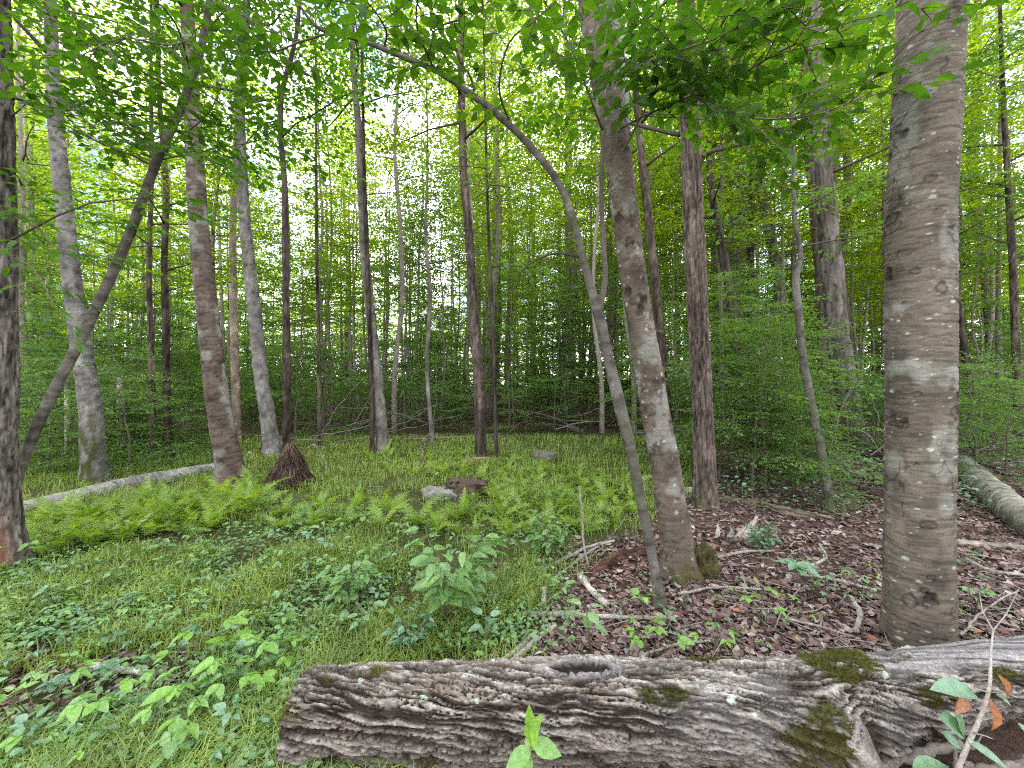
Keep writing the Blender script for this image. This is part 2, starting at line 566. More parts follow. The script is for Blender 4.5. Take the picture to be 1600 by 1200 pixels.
def bark(kind, u, s, R, base_col, seed, slow):
    """u angle, s metres along the trunk. Returns displacement (m) and colour."""
    ca, sa = np.cos(u), np.sin(u)
    ring = np.stack([ca * R, sa * R, s], -1)
    big = fbm(ring * np.array([5, 5, 1.6]), 3, seed)
    c0 = np.asarray(base_col)[None, :]
    if kind == 'smooth':
        d = (big - 0.5) * 0.10 * R
        lines = fbm(ring * np.array([9, 9, 60]), 3, seed + 3)
        rings = np.maximum(sstep(0.60, 0.68, lines), sstep(0.63, 0.68, fbm(ring * np.array([6, 6, 24]), 3, seed + 4)))
        patch = fbm(ring * np.array([7, 7, 4]), 4, seed + 7)
        col = c0 * (0.45 + 1.1 * patch)[:, None]
        col = col * (1 - 0.42 * rings)[:, None]
        pale = sstep(0.58, 0.66, fbm(ring * np.array([16, 16, 12]), 3, seed + 9))
        col = col * (1 + 0.45 * pale)[:, None]
        grn = sstep(0.55, 0.70, fbm(ring * np.array([5, 5, 3]) + 60, 3, seed + 12)) * 0.5
        col = col * (1 - grn)[:, None] + np.array([0.085, 0.09, 0.055])[None, :] * grn[:, None]
        d = d - rings * 0.02 * R
        b1, b2, bid = worley(np.stack([u * R * 4 + 2.3, s * 3.2 + 1.7], -1), seed + 13)
        rr = 0.16 * (0.4 + 1.2 * fbm(ring * 30, 2, seed + 15))
        knot = sstep(rr, rr * 0.5, b1) * (bid > 0.72)
        col = col * (1 - 0.6 * knot)[:, None]
        d = d + np.exp(-((b1 - rr) / 0.08) ** 2) * (bid > 0.72) * 0.10 * R
    elif kind in ('lenticel', 'ringed'):
        d = (big - 0.5) * 0.05 * R
        wob = fbm(ring * np.array([3, 3, 1.6]), 2, seed + 2)
        f1 = fbm(np.stack([ca * R * 17, sa * R * 17, s * 190 + wob * 9], -1), 3, seed + 3)
        f0 = fbm(np.stack([ca * R * 7, sa * R * 7, s * 55 + wob * 4], -1), 3, seed + 4)
        streak = np.maximum(sstep(0.56, 0.66, f1) * 0.8, sstep(0.60, 0.68, f0))
        broad = fbm(ring * np.array([5, 5, 3.5]), 4, seed + 5)
        grime = sstep(0.48, 0.70, fbm(ring * np.array([8, 8, 5]) + 40, 4, seed + 6))
        col = c0 * (0.62 + 0.76 * broad)[:, None]
        col = col * (1 - (0.48 if kind == 'ringed' else 0.32) * streak)[:, None] * (1 - 0.32 * grime)[:, None]
        grey = sstep(0.55, 0.68, fbm(ring * np.array([6, 6, 6]) + 90, 4, seed + 8)) * 0.5
        col = col * (1 - grey)[:, None] + np.array([0.27, 0.265, 0.245])[None, :] * grey[:, None]
        d = d - streak * 0.0035
        if kind == 'lenticel':
            ax = u * R
            for fs, ft, thr, sz, amt in ((22, 58, 0.975, 0.30, 0.7), (46, 110, 0.965, 0.32, 0.45), (13, 24, 0.965, 0.26, 0.6)):
                a1, a2, cid = worley(np.stack([ax * fs + 5, s * ft], -1), seed + int(fs))
                edge = sz * (0.55 + 0.9 * fbm(ring * 60, 2, seed + 10))
                fleck = sstep(edge, edge * 0.6, a1) * (cid > thr) * amt
                col = col * (1 - fleck)[:, None] + np.array([0.50, 0.50, 0.43])[None, :] * fleck[:, None]
                d = d + fleck * 0.004
            # old branch scars: dark, ragged, often only an outline
            for fs, ft, thr, lo, hi in ((11.0, 15.0, 0.90, 0.12, 0.30), (7.5, 6.0, 0.86, 0.14, 0.28), (5.0, 9.0, 0.92, 0.2, 0.36)):
                b1, b2, bid = worley(np.stack([ax * fs + 2.3, s * ft + 1.7], -1), seed + 13 + int(fs))
                rr = lo + (hi - lo) * _hash((bid * 9999).astype(np.int64), (bid * 0).astype(np.int64), (bid * 0).astype(np.int64), seed)
                rr = rr * (0.15 + 1.7 * fbm(ring * np.array([34, 34, 34]), 3, seed + 15))
                on = (bid > thr)
                inner = sstep(rr, rr * 0.72, b1) * on
                rim = np.exp(-((b1 - rr) / 0.045) ** 2) * on
                fill = np.where(bid > thr + 0.09, 0.62, 0.15)
                tex = 0.55 + 0.9 * fbm(ring * 90, 2, seed + 16)
                col = col * (1 - np.clip(inner * fill * tex, 0, 0.9))[:, None] * (1 - np.clip(0.62 * rim * tex, 0, 0.9))[:, None]
                d = d + rim * 0.006 - inner * fill * 0.010
            wrk = np.abs(fbm(ring * np.array([10, 10, 5]) + 15, 3, seed + 19) - 0.5)
            thin = sstep(0.014, 0.004, wrk) * sstep(0.5, 0.62, fbm(ring * np.array([5, 5, 3]), 2, seed + 20))
            col = col * (1 - 0.55 * thin)[:, None]
    elif kind == 'rough':
        w = fbm(ring * np.array([4, 4, 2]), 2, seed + 2)
        fq = 24 if float(np.median(R)) > 0.07 else 16 / (0.4 + 10 * float(np.median(R)))
        n1 = fbm(np.stack([ca * R * fq, sa * R * fq, s * 2.4 + w], -1), 4, seed + 4)
        n2 = fbm(np.stack([ca * R * fq * 2.1, sa * R * fq * 2.1, s * 5.5 + w + 9], -1), 3, seed + 5)
        fis = np.minimum(np.abs(2 * n1 - 1), 1.4 * np.abs(2 * n2 - 1) + 0.05)
        crack = sstep(0.02, 0.26, fis)
        fine = fbm(ring * np.array([60, 60, 30]), 3, seed + 6)
        d = (big - 0.5) * 0.12 * R + (crack - 0.7) * min(0.016, 0.14 * float(np.median(R))) + (fine - 0.5) * 0.004
        col = c0 * (0.36 + 0.58 * crack + 1.0 * (fine - 0.5) + 0.7 * (big - 0.5))[:, None]
        lich = sstep(0.54, 0.66, fbm(ring * np.array([11, 11, 5]), 4, seed + 8))
        col = col * (1 + 0.5 * lich)[:, None]
    else:  # shaggy: long loose plates, some shed to paler wood
        w = 2.0 * fbm(ring * np.array([3, 3, 1]), 2, seed + 2)
        k = max(5.0, 2 * math.pi * float(np.median(R)) * 12)
        a1, a2, cid = worley(np.stack([u / (2 * math.pi) * k + w, s * 2.2], -1), seed + 4)
        crack = sstep(0.02, 0.25, a2 - a1)
        d = (big - 0.5) * 0.12 * R + (cid - 0.5) * 0.03 + (crack - 0.5) * 0.012
        col = c0 * (0.5 + 0.4 * crack + 0.7 * (cid - 0.4))[:, None]
    return d, np.clip(col, 0.01, 0.8)

def cid_off(u, k):
    return 0.37 * np.floor(u / (2 * math.pi) * k)

def trunk_mesh(name, P, R, kind, base_col, ring=28, step=0.05, seed=1, flare=0.0, extra=None, mat=None):
    """P, R control points in the thing's own space; flare widens the foot into root ridges"""
    L = float(np.sum(np.linalg.norm(np.diff(np.asarray(P), axis=0), axis=1)))
    n = int(max(12, L / step))
    Q, RR = resample(P, R, n)
    T, N, B = frames(Q)
    u = np.linspace(0, 2 * math.pi, ring, endpoint=False)
    s = np.linspace(0, L, n)
    U = np.tile(u, n)
    S = np.repeat(s, ring)
    R2 = np.repeat(RR, ring)
    d, col = bark(kind, U, S, R2, base_col, seed, None)
    rad_ = R2 + d
    if flare > 0:
        ridge = 0.55 + 0.45 * np.cos(U * 5 + seed + 1.3 * np.sin(U * 2 + seed))
        rad_ = rad_ + R2[0] * flare * ridge * np.exp(-np.maximum(S - 0.05, 0) / (R2[0] * 1.1))
    if extra is not None:
        rad_, col = extra(U, S, R2, rad_, col)
    Nn = np.repeat(N, ring, 0)
    Bb = np.repeat(B, ring, 0)
    V = np.repeat(Q, ring, 0) + rad_[:, None] * (np.cos(U)[:, None] * Nn + np.sin(U)[:, None] * Bb)
    i = np.arange(n - 1)[:, None] * ring
    j = np.arange(ring)[None, :]
    j2 = (j + 1) % ring
    F = np.stack([i + j, i + j2, i + ring + j2, i + ring + j], -1).reshape(-1, 4)
    V = np.vstack([V, Q[-1]])
    jj = np.arange(ring)
    cap = np.stack([np.full(ring, n * ring), (n - 1) * ring + jj, (n - 1) * ring + (jj + 1) % ring], -1)
    col = np.vstack([col, col[-1]])
    return V, F, cap, col, (Q, RR)

# ------------------------------------------------------------------ leaves
def leaf_quads(P, D, Nrm, L, W, fold=0.22):
    """flat-folded leaves of four points. P base, D unit direction, Nrm unit normal, L, W arrays"""
    S = np.cross(Nrm, D)
    S /= np.linalg.norm(S, axis=1, keepdims=True) + 1e-9
    L = L[:, None]
    W = W[:, None]
    mid = P + D * L * 0.45
    l_ = mid + S * W * 0.5 + Nrm * W * fold
    r_ = mid - S * W * 0.5 + Nrm * W * fold
    tip = P + D * L - Nrm * L * 0.08
    V = np.stack([P, r_, tip, l_], 1)
    return V

def leaf_faces(n):
    i = np.arange(n)[:, None] * 4
    return np.concatenate([i + np.array([[0, 1, 2]]), i + np.array([[0, 2, 3]])])

def unit(v):
    return v / (np.linalg.norm(v, axis=-1, keepdims=True) + 1e-9)

def spray_template(seed, length, leaf, jitter=0.35, side=0.55):
    """a flat beech-like spray along +x: leaf base points, directions, normals and twig lines"""
    r = np.random.default_rng(seed)
    P, D, tw = [], [], []
    def droop(x, y):
        return -0.10 * (x * x + y * y) / length
    n = max(3, int(length / (leaf * 1.5)))
    tw.append([(0, 0, 0), (length * 0.5, 0, droop(length * 0.5, 0)), (length, 0, droop(length, 0))])
    for i in range(n):
        t = (i + 0.6) / n
        sgn = 1 if i % 2 else -1
        x0 = t * length
        l2 = length * side * (1.1 - t) * r.uniform(0.7, 1.2)
        ang = sgn * rad(r.uniform(40, 62))
        dx, dy = math.cos(ang), math.sin(ang)
        if l2 > leaf * 0.8:
            tw.append([(x0, 0, droop(x0, 0)), (x0 + dx * l2, dy * l2, droop(x0 + dx * l2, dy * l2))])
            m = max(1, int(l2 / (leaf * 0.62)))
            for k in range(m + 1):
                q = (k + 0.5) / (m + 0.5)
                s2 = 1 if k % 2 else -1
                a2 = ang + s2 * rad(r.uniform(30, 60)) * (0 if k == m else 1)
                x, y = x0 + dx * l2 * q, dy * l2 * q
                P.append((x, y, droop(x, y)))
                D.append((math.cos(a2), math.sin(a2), r.uniform(-0.45, 0.1)))
        P.append((x0, 0, droop(x0, 0)))
        a3 = -sgn * rad(r.uniform(35, 65))
        D.append((math.cos(a3), math.sin(a3), r.uniform(-0.45, 0.1)))
    P.append((length, 0, droop(length, 0)))
    D.append((1, 0, -0.2))
    P, D = np.array(P), unit(np.array(D, float))
    N = unit(np.array([[0, 0, 1.0]]) + r.normal(0, jitter, (len(P), 3)))
    N = unit(N - D * np.sum(N * D, 1, keepdims=True))
    Ls = leaf * r.uniform(0.7, 1.25, len(P))
    Ws = Ls * r.uniform(0.5, 0.66, len(P))
    return dict(P=P, D=D, N=N, L=Ls, W=Ws, tw=tw)

def spray_set(leaf, length, n=5, seed=0, jitter=0.35):
    out = []
    for i in range(n):
        t = spray_template(seed * 100 + i, length, leaf, jitter)
        t['V'] = leaf_quads(t['P'], t['D'], t['N'], t['L'], t['W'])
        out.append(t)
    return out

def place_sprays(sprays, pos, head, up, scale, r):
    """leaf vertices (n,4,3) of sprays set at pos along head"""
    Vs = []
    for p, h, w, s in zip(pos, head, up, scale):
        t = sprays[r.integers(len(sprays))]
        y = np.cross(w, h)
        y /= np.linalg.norm(y) + 1e-9
        z = np.cross(h, y)
        Rm = np.stack([h, y, z], 0)
        if r.random() < 0.5:
            Rm[1] *= -1
        Vs.append((t['V'] * s) @ Rm + p)
    return np.concatenate(Vs)

def foliage_mesh(name, V4, mat, r):
    n = len(V4)
    c = np.repeat(r.random((n, 1)), 4, 0)
    c = np.hstack([c, c, c])
    return mesh_data(name, V4.reshape(-1, 3), [leaf_faces(n)], mat, c)

SPR_TALL = spray_set(0.135, 0.95, 6, 1, 0.5)
SPR_MID = spray_set(0.105, 0.75, 6, 2, 0.35)
SPR_LOW = spray_set(0.085, 0.62, 6, 3, 0.28)

def limbs(r, P, R, z0, z1, n, lmax, pitch, B, sprays, spr_scale, dens, shape=0.6, col=None, mink=4, thin=1.0):
    """side branches between heights z0 and z1 of the trunk curve P; adds wood to B, returns leaf quads"""
    pos, head, up, scl = [], [], [], []
    zz = P[:, 2]
    for i in range(n):
        f = (i + r.uniform(0, 1)) / n
        z = z0 + (z1 - z0) * f
        k = int(np.clip(np.searchsorted(zz, z), 1, len(P) - 1))
        p0 = P[k].copy()
        az = i * 2.39996 + r.uniform(-0.5, 0.5)
        L = lmax * (1 - shape * f) * r.uniform(0.55, 1.1)
        pt = rad(pitch + r.uniform(-12, 14))
        d = np.array([math.cos(az) * math.cos(pt), math.sin(az) * math.cos(pt), math.sin(pt)])
        m = 6
        pts = [p0]
        for q in range(1, m):
            d = unit(d + np.array([r.normal(0, 0.10), r.normal(0, 0.10), r.normal(-0.03, 0.07)]))
            pts.append(pts[-1] + d * L / (m - 1))
        pts = np.array(pts)
        r0 = min(R[k] * 0.45, 0.012 + 0.012 * L) * thin
        B.tube(pts, np.linspace(r0, 0.004, m), mink, col)
        ns = max(3, int(L * dens))
        for q in range(ns):
            t = 0.22 + 0.78 * (q + r.uniform(0.2, 1)) / ns
            t = min(t, 1.0)
            a = t * (m - 1)
            b = min(int(a), m - 2)
            pp = pts[b] + (pts[b + 1] - pts[b]) * (a - b)
            dd = unit(pts[b + 1] - pts[b])
            sg = (1 if q % 2 else -1)
            yaw = sg * rad(r.uniform(25, 75)) if q < ns - 1 else 0
            c, s = math.cos(yaw), math.sin(yaw)
            h = np.array([dd[0] * c - dd[1] * s, dd[0] * s + dd[1] * c, dd[2] * 0.5 + r.normal(0, 0.16)])
            pos.append(pp)
            head.append(unit(h))
            up.append(unit(np.array([r.normal(0, 0.22), r.normal(0, 0.22), 1.0])))
            scl.append(spr_scale * r.uniform(0.65, 1.2))
    return place_sprays(sprays, pos, head, up, scl, r)

# ------------------------------------------------------------------ the trees traced from the photograph
def traced_tree(name, label, pts, base, kind, colr, ring=20, step=0.07, seed=1, flare=0.25, depth=None, rise=4.0,
                crown=None, extra=None, group=None, lean=0.0, cat='tree', smat=None, tone=0.70):
    """pts: (px, py, width px) from the foot up; base: pixel row of the foot or distance"""
    if depth is None:
        g = on_ground(pts[0][0], base)
        Y = g[1]
    else:
        Y = depth
        g = on_ground(pts[0][0], 600 + CAMH * FPX / Y)
    W = []
    R = []
    for i, (px, py, w) in enumerate(pts):
        q = pix(px, py, Y)
        q[1] += lean * (q[2] - g[2])
        W.append(q)
        a, b = pts[max(i - 1, 0)], pts[min(i + 1, len(pts) - 1)]
        tilt_ = abs(b[1] - a[1]) / max(1e-6, math.hypot(b[0] - a[0], b[1] - a[1]))
        R.append(w / 2 / FPX * Y * true_w(px) * max(0.5, tilt_ if name != 'arching_tree' else 1.0))
    W[0][2] = min(W[0][2], g[2]) - 0.10
    W = np.array(W)
    if rise > 0:
        d = unit(W[-1] - W[-3])
        d = unit(d * np.array([0.6, 0.6, 1.0]))
        W = np.vstack([W, W[-1] + d * rise * 0.5, W[-1] + d * rise])
        R = R + [R[-1] * 0.72, R[-1] * 0.35]
    colr = tuple(c * tone for c in colr)
    root = thing(name, label, cat, (g[0], g[1], g[2]), group)
    P = W - g
    V, F, cap, col, (Q, RR) = trunk_mesh('trunk', P, np.array(R), kind, colr, ring, step, seed, flare, extra)
    mat = smat or (M['bark_smooth'] if kind in ('smooth', 'lenticel', 'ringed') else M['bark_rough'])
    obj('trunk', mesh_data('trunk', V, [F, cap], mat, col, True), root)
    if crown:
        r = np.random.default_rng(seed + 500)
        B = Limbs()
        c = dict(z0=3.0, n=22, l=2.2, pitch=18, dens=6.5, spr=SPR_MID, s=1.0, shape=0.3, mat='leaf_canopy')
        c.update(crown)
        z1 = c.get('z1', P[-1, 2])
        V4 = limbs(r, Q, RR, c['z0'], z1, c['n'], c['l'], c['pitch'], B, c['spr'], c['s'], c['dens'], c['shape'], np.asarray(colr) * 0.8, 4, c.get('thin', 1.0))
        for b_ in B.items:
            obj('branch', b_.data('branch', M['wood']), root)
        cr = obj('crown', foliage_mesh('crown', V4, M[c['mat']], r), root)
        cr['kind'] = 'stuff'
    return root, g, Q, RR

GREY = (0.18, 0.155, 0.135)
PALE = (0.22, 0.195, 0.18)
BROWN = (0.15, 0.112, 0.092)
DARK = (0.105, 0.08, 0.068)
TAN = (0.235, 0.195, 0.16)

def torn_base(U, S, R, rad_, col):
    """T1: torn, hollow reddish foot on the camera side"""
    k = np.exp(-((np.angle(np.exp(1j * (U - 3.6))) / 0.55) ** 2)) * sstep(0.75, 0.1, S)
    rad_ = rad_ - k * 0.06
    red = np.array([0.20, 0.085, 0.06])[None, :]
    return rad_, col * (1 - k)[:, None] + red * k[:, None]

def mossy_side(ang, zmax, moss=(0.055, 0.06, 0.022)):
    def f(U, S, R, rad_, col):
        k = sstep(-0.1, 0.8, np.cos(U - ang)) * sstep(zmax, zmax * 0.35, S)
        k = k * sstep(0.40, 0.58, fbm(np.stack([U * 3, S * 8, R * 0], -1), 3, 77))
        return rad_ + k * 0.012, col * (1 - k)[:, None] + np.asarray(moss)[None, :] * k[:, None]
    return f

def red_root(U, S, R, rad_, col):
    k = sstep(0.55, 0.0, S) * (0.4 + 0.6 * sstep(-0.3, 0.6, np.sin(U * 1.0 - 0.4)))
    red = np.array([0.23, 0.12, 0.085])[None, :]
    w = 0.5 + fbm(np.stack([U * 8, S * 3, R * 0], -1), 3, 78)[:, None]
    return rad_ + k * 0.03 * np.sin(U * 9), col * (1 - k)[:, None] + red * w * k[:, None]

TREES = {}
TREES['edge'] = traced_tree('large_tree', 'thick brown trunk cut off by the left edge, foot torn open and reddish', [(14, 900, 78), (12, 850, 66), (6, 780, 58), (4, 700, 54), (6, 600, 52), (5, 400, 50), (2, 200, 46), (-2, 0, 44)],
    892, 'rough', (0.20, 0.168, 0.155), 80, 0.018, 3, 0.75, extra=torn_base, crown=dict(z0=2.4, n=14, l=1.7, spr=SPR_LOW, dens=6.5, mat='leaf_near', pitch=8, thin=0.4))
TREES['lean'] = traced_tree('leaning_tree', 'smooth grey tree leaning steeply to the right across the left edge trunk', [(4, 860, 25.4), (22, 765, 24.2), (60, 662, 24.2), (130, 522, 22.3), (200, 372, 19.7), (246, 250, 17.1), (290, 150, 14.6), (320, 50, 12.7), (332, -40, 10.7)],
    875, 'smooth', (0.16, 0.14, 0.125), 40, 0.03, 5, 0.25, rise=1.6, crown=dict(z0=3.1, n=14, l=1.3, spr=SPR_LOW, dens=6.0, mat='leaf_near', pitch=6, shape=0.2, thin=0.5))
TREES['pale'] = traced_tree('beech_tree', 'pale grey beech behind the leaning tree, moss down its right side', [(150, 752, 48), (142, 640, 40), (124, 520, 35), (108, 400, 33), (98, 300, 31), (88, 200, 28), (82, 100, 25), (78, 0, 22)],
    752, 'smooth', (0.22, 0.20, 0.195), 36, 0.04, 7, 0.3, extra=mossy_side(3.14, 1.7), crown=dict(z0=5.6, n=13, l=2.2, dens=5.0, mat='leaf_near'))
TREES['post_a'] = traced_tree('pole_tree', 'thinner left pole of the two dark poles right of the pale beech', [(240, 716, 13), (236, 560, 11), (233, 400, 10), (236, 300, 9), (236, 100, 6)], 716, 'rough', BROWN, 10, 0.1, 9, 0.2, crown=dict(z0=3.0, n=18, l=1.8))
TREES['post_b'] = traced_tree('pole_tree', 'thicker right pole of the two dark poles right of the pale beech', [(263, 715, 16), (260, 560, 14), (257, 400, 12), (260, 300, 11), (250, 170, 9), (246, 20, 7)], 715, 'rough', DARK, 12, 0.1, 10, 0.2, crown=dict(z0=3.4, n=18, l=1.8))
TREES['stout'] = traced_tree('stout_tree', 'stout dark tree leaning left with a splayed reddish root foot in the ferns', [(366, 768, 52), (356, 715, 45), (345, 655, 41), (328, 520, 38), (315, 400, 35), (307, 300, 32), (302, 200, 29), (297, 100, 26), (292, 0, 22)],
    765, 'ringed', (0.165, 0.12, 0.105), 56, 0.022, 12, 0.5, extra=red_root, crown=dict(z0=5.6, n=13, l=2.2, dens=5.0, mat='leaf_near'))
TREES['sunlit_pink'] = traced_tree('slender_tree', 'slender trunk coloured pinkish as if sunlit, just behind the stout leaning tree', [(371, 690, 15), (367, 560, 14), (364, 450, 13), (365, 330, 12), (370, 200, 9), (372, 60, 6)], None, 'smooth', (0.34, 0.25, 0.21), 12, 0.08, 13, 0.2, depth=9.6, crown=dict(z0=7.0, n=8, l=1.6, dens=3.0))  # its sunlit pinkish cast is put into the bark colour
TREES['bent'] = traced_tree('beech_tree', 'smooth pale trunk with a slight bend left of the shaggy root clump', [(426, 712, 29), (419, 655, 26), (410, 600, 24), (396, 470, 22), (384, 360, 20), (377, 250, 18), (375, 180, 17), (383, 60, 14), (386, 0, 12)],
    711, 'smooth', (0.24, 0.215, 0.21), 24, 0.06, 14, 0.25, crown=dict(z0=6.8, n=14, l=2.6, dens=5.0, mat='leaf_near'))
TREES['rooty'] = traced_tree('slender_tree', 'thin dark tree rising out of the shaggy root clump', [(449, 745, 15), (448, 690, 14), (448, 550, 13), (446, 400, 11), (445, 300, 10), (440, 150, 9), (462, 60, 7)],
    735, 'rough', DARK, 14, 0.08, 15, 0.0, crown=dict(z0=5.4, n=15, l=2.0, dens=5.0, mat='leaf_near'))
TREES['thin_a'] = traced_tree('pole_tree', 'very thin pole right of the shaggy root clump', [(500, 700, 7), (497, 500, 6), (495, 400, 6), (494, 200, 4)], 698, 'rough', BROWN, 8, 0.15, 16, 0.1, crown=dict(z0=3.6, n=9, l=1.2, dens=4.0))
TREES['mid_a'] = traced_tree('slender_tree', 'slender grey tree bowed gently left at the back of the clearing', [(600, 707, 21), (590, 600, 18), (578, 480, 16), (570, 400, 15), (565, 300, 13), (560, 200, 11), (552, 100, 9), (550, 0, 7)],
    706, 'smooth', (0.20, 0.175, 0.16), 20, 0.07, 17, 0.3, crown=dict(z0=6.8, n=17, l=2.5, dens=5.0, mat='leaf_near'))
TREES['mid_b'] = traced_tree('pole_tree', 'thin dark pole standing close left of the bowed grey tree', [(582, 706, 9), (579, 560, 8), (574, 400, 8), (569, 260, 6), (566, 100, 5)], 708, 'rough', DARK, 8, 0.12, 18, 0.1, crown=dict(z0=5.0, n=8, l=1.2, dens=3.2))
TREES['mid_c'] = traced_tree('slender_tree', 'straight brown trunk at the centre of the clearing beside the short red log', [(752, 714, 19), (748, 600, 16), (740, 480, 15), (734, 380, 14), (725, 280, 13), (722, 180, 12), (720, 80, 10), (720, 0, 8)],
    713, 'rough', (0.15, 0.112, 0.10), 18, 0.07, 19, 0.25, crown=dict(z0=6.0, n=18, l=2.2, dens=5.0))
TREES['thin_b'] = traced_tree('pole_tree', 'thin dark pole right of the straight central trunk', [(776, 720, 8), (770, 520, 6), (765, 400, 5), (760, 250, 4)], 718, 'rough', DARK, 8, 0.15, 20, 0.1, crown=dict(z0=3.4, n=14, l=1.4, mat='leaf_under'))
TREES['fork'] = traced_tree('pole_tree', 'thin pale sapling pole left of the straight central trunk', [(676, 690, 7), (667, 560, 6), (672, 460, 7), (666, 380, 5), (668, 250, 4)], 692, 'smooth', PALE, 8, 0.15, 21, 0.1, crown=dict(z0=3.6, n=11, l=1.4, dens=3.8))
TREES['arch'] = traced_tree('arching_tree', 'slim crooked tree arching far over to the left above the clearing', [(1037, 952, 25.6), (1022, 885, 16.1), (1001, 780, 17.1), (985, 700, 17.1), (968, 632, 19.9), (951, 560, 16.1), (935, 490, 17.1), (915, 420, 11.2), (900, 360, 11.2), (875, 290, 11.2), (830, 230, 11.2), (790, 190, 10.4), (740, 150, 10.4), (690, 115, 9.6), (620, 85, 8.0), (560, 62, 6.4), (500, 45, 5.6), (455, -10, 4.0)],
    950, 'smooth', (0.145, 0.128, 0.115), 30, 0.025, 23, 0.35, rise=0)
TREES['twin'] = traced_tree('birch_tree', 'smooth brown birch trunk beside the slim arching tree, pale at its foot', [(1068, 902, 72), (1060, 860, 54), (1050, 800, 50), (1040, 730, 48), (1025, 650, 46), (1012, 570, 44), (1000, 500, 42), (985, 400, 42), (970, 280, 43), (950, 150, 46), (935, 60, 45), (925, 0, 44)],
    898, 'lenticel', (0.185, 0.145, 0.12), 96, 0.014, 25, 0.35, extra=mossy_side(3.4, 0.35, (0.07, 0.06, 0.02)), rise=2.5, tone=0.70)
TREES['hid'] = traced_tree('slender_tree', 'slender trunk half hidden behind the smooth brown birch', [(1047, 722, 19), (1038, 600, 17), (1028, 480, 15), (1015, 360, 14), (1003, 250, 13), (992, 120, 11), (985, 0, 8)], 722, 'rough', BROWN, 14, 0.08, 26, 0.2, crown=dict(z0=5.4, n=20, l=2.2, dens=5.5, mat='leaf_near'))
TREES['furrow'] = traced_tree('furrowed_tree', 'straight tree with furrowed grey bark and mossy foot right of the birch', [(1104, 795, 44), (1102, 760, 37), (1098, 650, 33), (1092, 520, 33), (1085, 380, 33), (1080, 250, 33), (1076, 130, 30), (1072, 0, 27)],
    792, 'rough', (0.17, 0.13, 0.112), 60, 0.03, 27, 0.4, extra=mossy_side(1.2, 0.4, (0.08, 0.075, 0.02)), crown=dict(z0=4.0, n=16, l=2.2, dens=6.0, mat='leaf_near'))
TREES['curvy'] = traced_tree('slim_tree', 'slim wavy grey stem standing between the furrowed tree and the big right trunk', [(1299, 797, 18), (1286, 720, 15), (1270, 640, 14), (1255, 560, 13), (1247, 480, 13), (1244, 430, 12), (1250, 405, 9), (1243, 350, 8), (1240, 250, 6), (1240, 180, 4)],
    794, 'smooth', (0.165, 0.148, 0.128), 20, 0.05, 29, 0.25, rise=0.8, crown=dict(z0=3.2, n=14, l=1.0, spr=SPR_LOW, mat='leaf_under'))
TREES['shag'] = traced_tree('shaggy_tree', 'big shaggy tree with peeling pale and brown bark behind the wavy stem', [(1336, 700, 45.0), (1330, 660, 40.5), (1320, 600, 37.8), (1308, 520, 36.0), (1300, 420, 36.0), (1292, 330, 32.4), (1283, 240, 30.6), (1278, 130, 27.0), (1272, 20, 23.4)],
    700, 'shaggy', (0.18, 0.15, 0.138), 44, 0.05, 30, 0.2, crown=dict(z0=6.0, n=14, l=2.4))
TREES['shag2'] = traced_tree('slender_tree', 'dark trunk tucked against the left side of the shaggy tree', [(1303, 690, 22), (1296, 600, 21), (1286, 480, 20), (1280, 400, 19), (1262, 200, 15), (1255, 60, 12)], None, 'shaggy', (0.19, 0.14, 0.12), 16, 0.1, 31, 0.2, depth=10.2, crown=dict(z0=7.0, n=12, l=2.0))
TREES['r_a'] = traced_tree('slender_tree', 'leaning dull trunk between the furrowed tree and the wavy stem', [(1250, 660, 20), (1240, 590, 19), (1225, 500, 18), (1206, 380, 17), (1190, 300, 17), (1175, 230, 14), (1160, 120, 10)], None, 'rough', (0.16, 0.138, 0.118), 14, 0.1, 33, 0.2, depth=11.0, crown=dict(z0=6.5, n=18, l=2.2))
TREES['r_b'] = traced_tree('slender_tree', 'dark trunk leaning left just right of the furrowed tree', [(1168, 690, 22), (1160, 600, 20), (1148, 500, 18), (1130, 400, 16), (1112, 300, 12), (1106, 200, 8)], None, 'rough', DARK, 14, 0.1, 34, 0.2, depth=8.6, crown=dict(z0=4.4, n=16, l=1.8))
TREES['r_c'] = traced_tree('pole_tree', 'straight dark pole behind the trunk that leans right of the furrowed tree', [(1172, 640, 13), (1172, 480, 12), (1174, 320, 11), (1176, 150, 8)], None, 'rough', DARK, 10, 0.12, 35, 0.1, depth=12.5, crown=dict(z0=6.0, n=16, l=2.0))
TREES['big'] = traced_tree('birch_tree', 'thickest trunk, pale flecked birch bark with dark scars, standing behind the foreground log', [(1436, 1016, 124), (1435, 950, 118), (1435, 800, 116), (1436, 700, 116), (1437, 600, 116), (1437, 500, 117), (1437, 420, 116), (1439, 300, 116), (1445, 200, 116), (1450, 100, 116), (1455, 0, 117), (1458, -60, 117)],
    1010, 'lenticel', (0.175, 0.145, 0.12), 140, 0.0065, 41, 0.16, rise=1.2, tone=0.78)
TREES['r_d'] = traced_tree('slender_tree', 'dark leaning trunk just right of the thickest birch', [(1522, 660, 16), (1512, 580, 14), (1500, 500, 12), (1490, 400, 9), (1485, 250, 7)], None, 'rough', DARK, 10, 0.1, 42, 0.2, depth=8.8, crown=dict(z0=3.8, n=18, l=1.8, mat='leaf_under'))
TREES['r_e'] = traced_tree('slender_tree', 'straight dark trunk nearest the right edge', [(1594, 690, 18), (1588, 560, 16), (1583, 420, 15), (1576, 300, 13), (1568, 160, 10), (1562, 0, 7)], None, 'rough', (0.16, 0.125, 0.10), 12, 0.08, 43, 0.2, depth=8.4, crown=dict(z0=4.0, n=22, l=2.0, mat='leaf_under'))
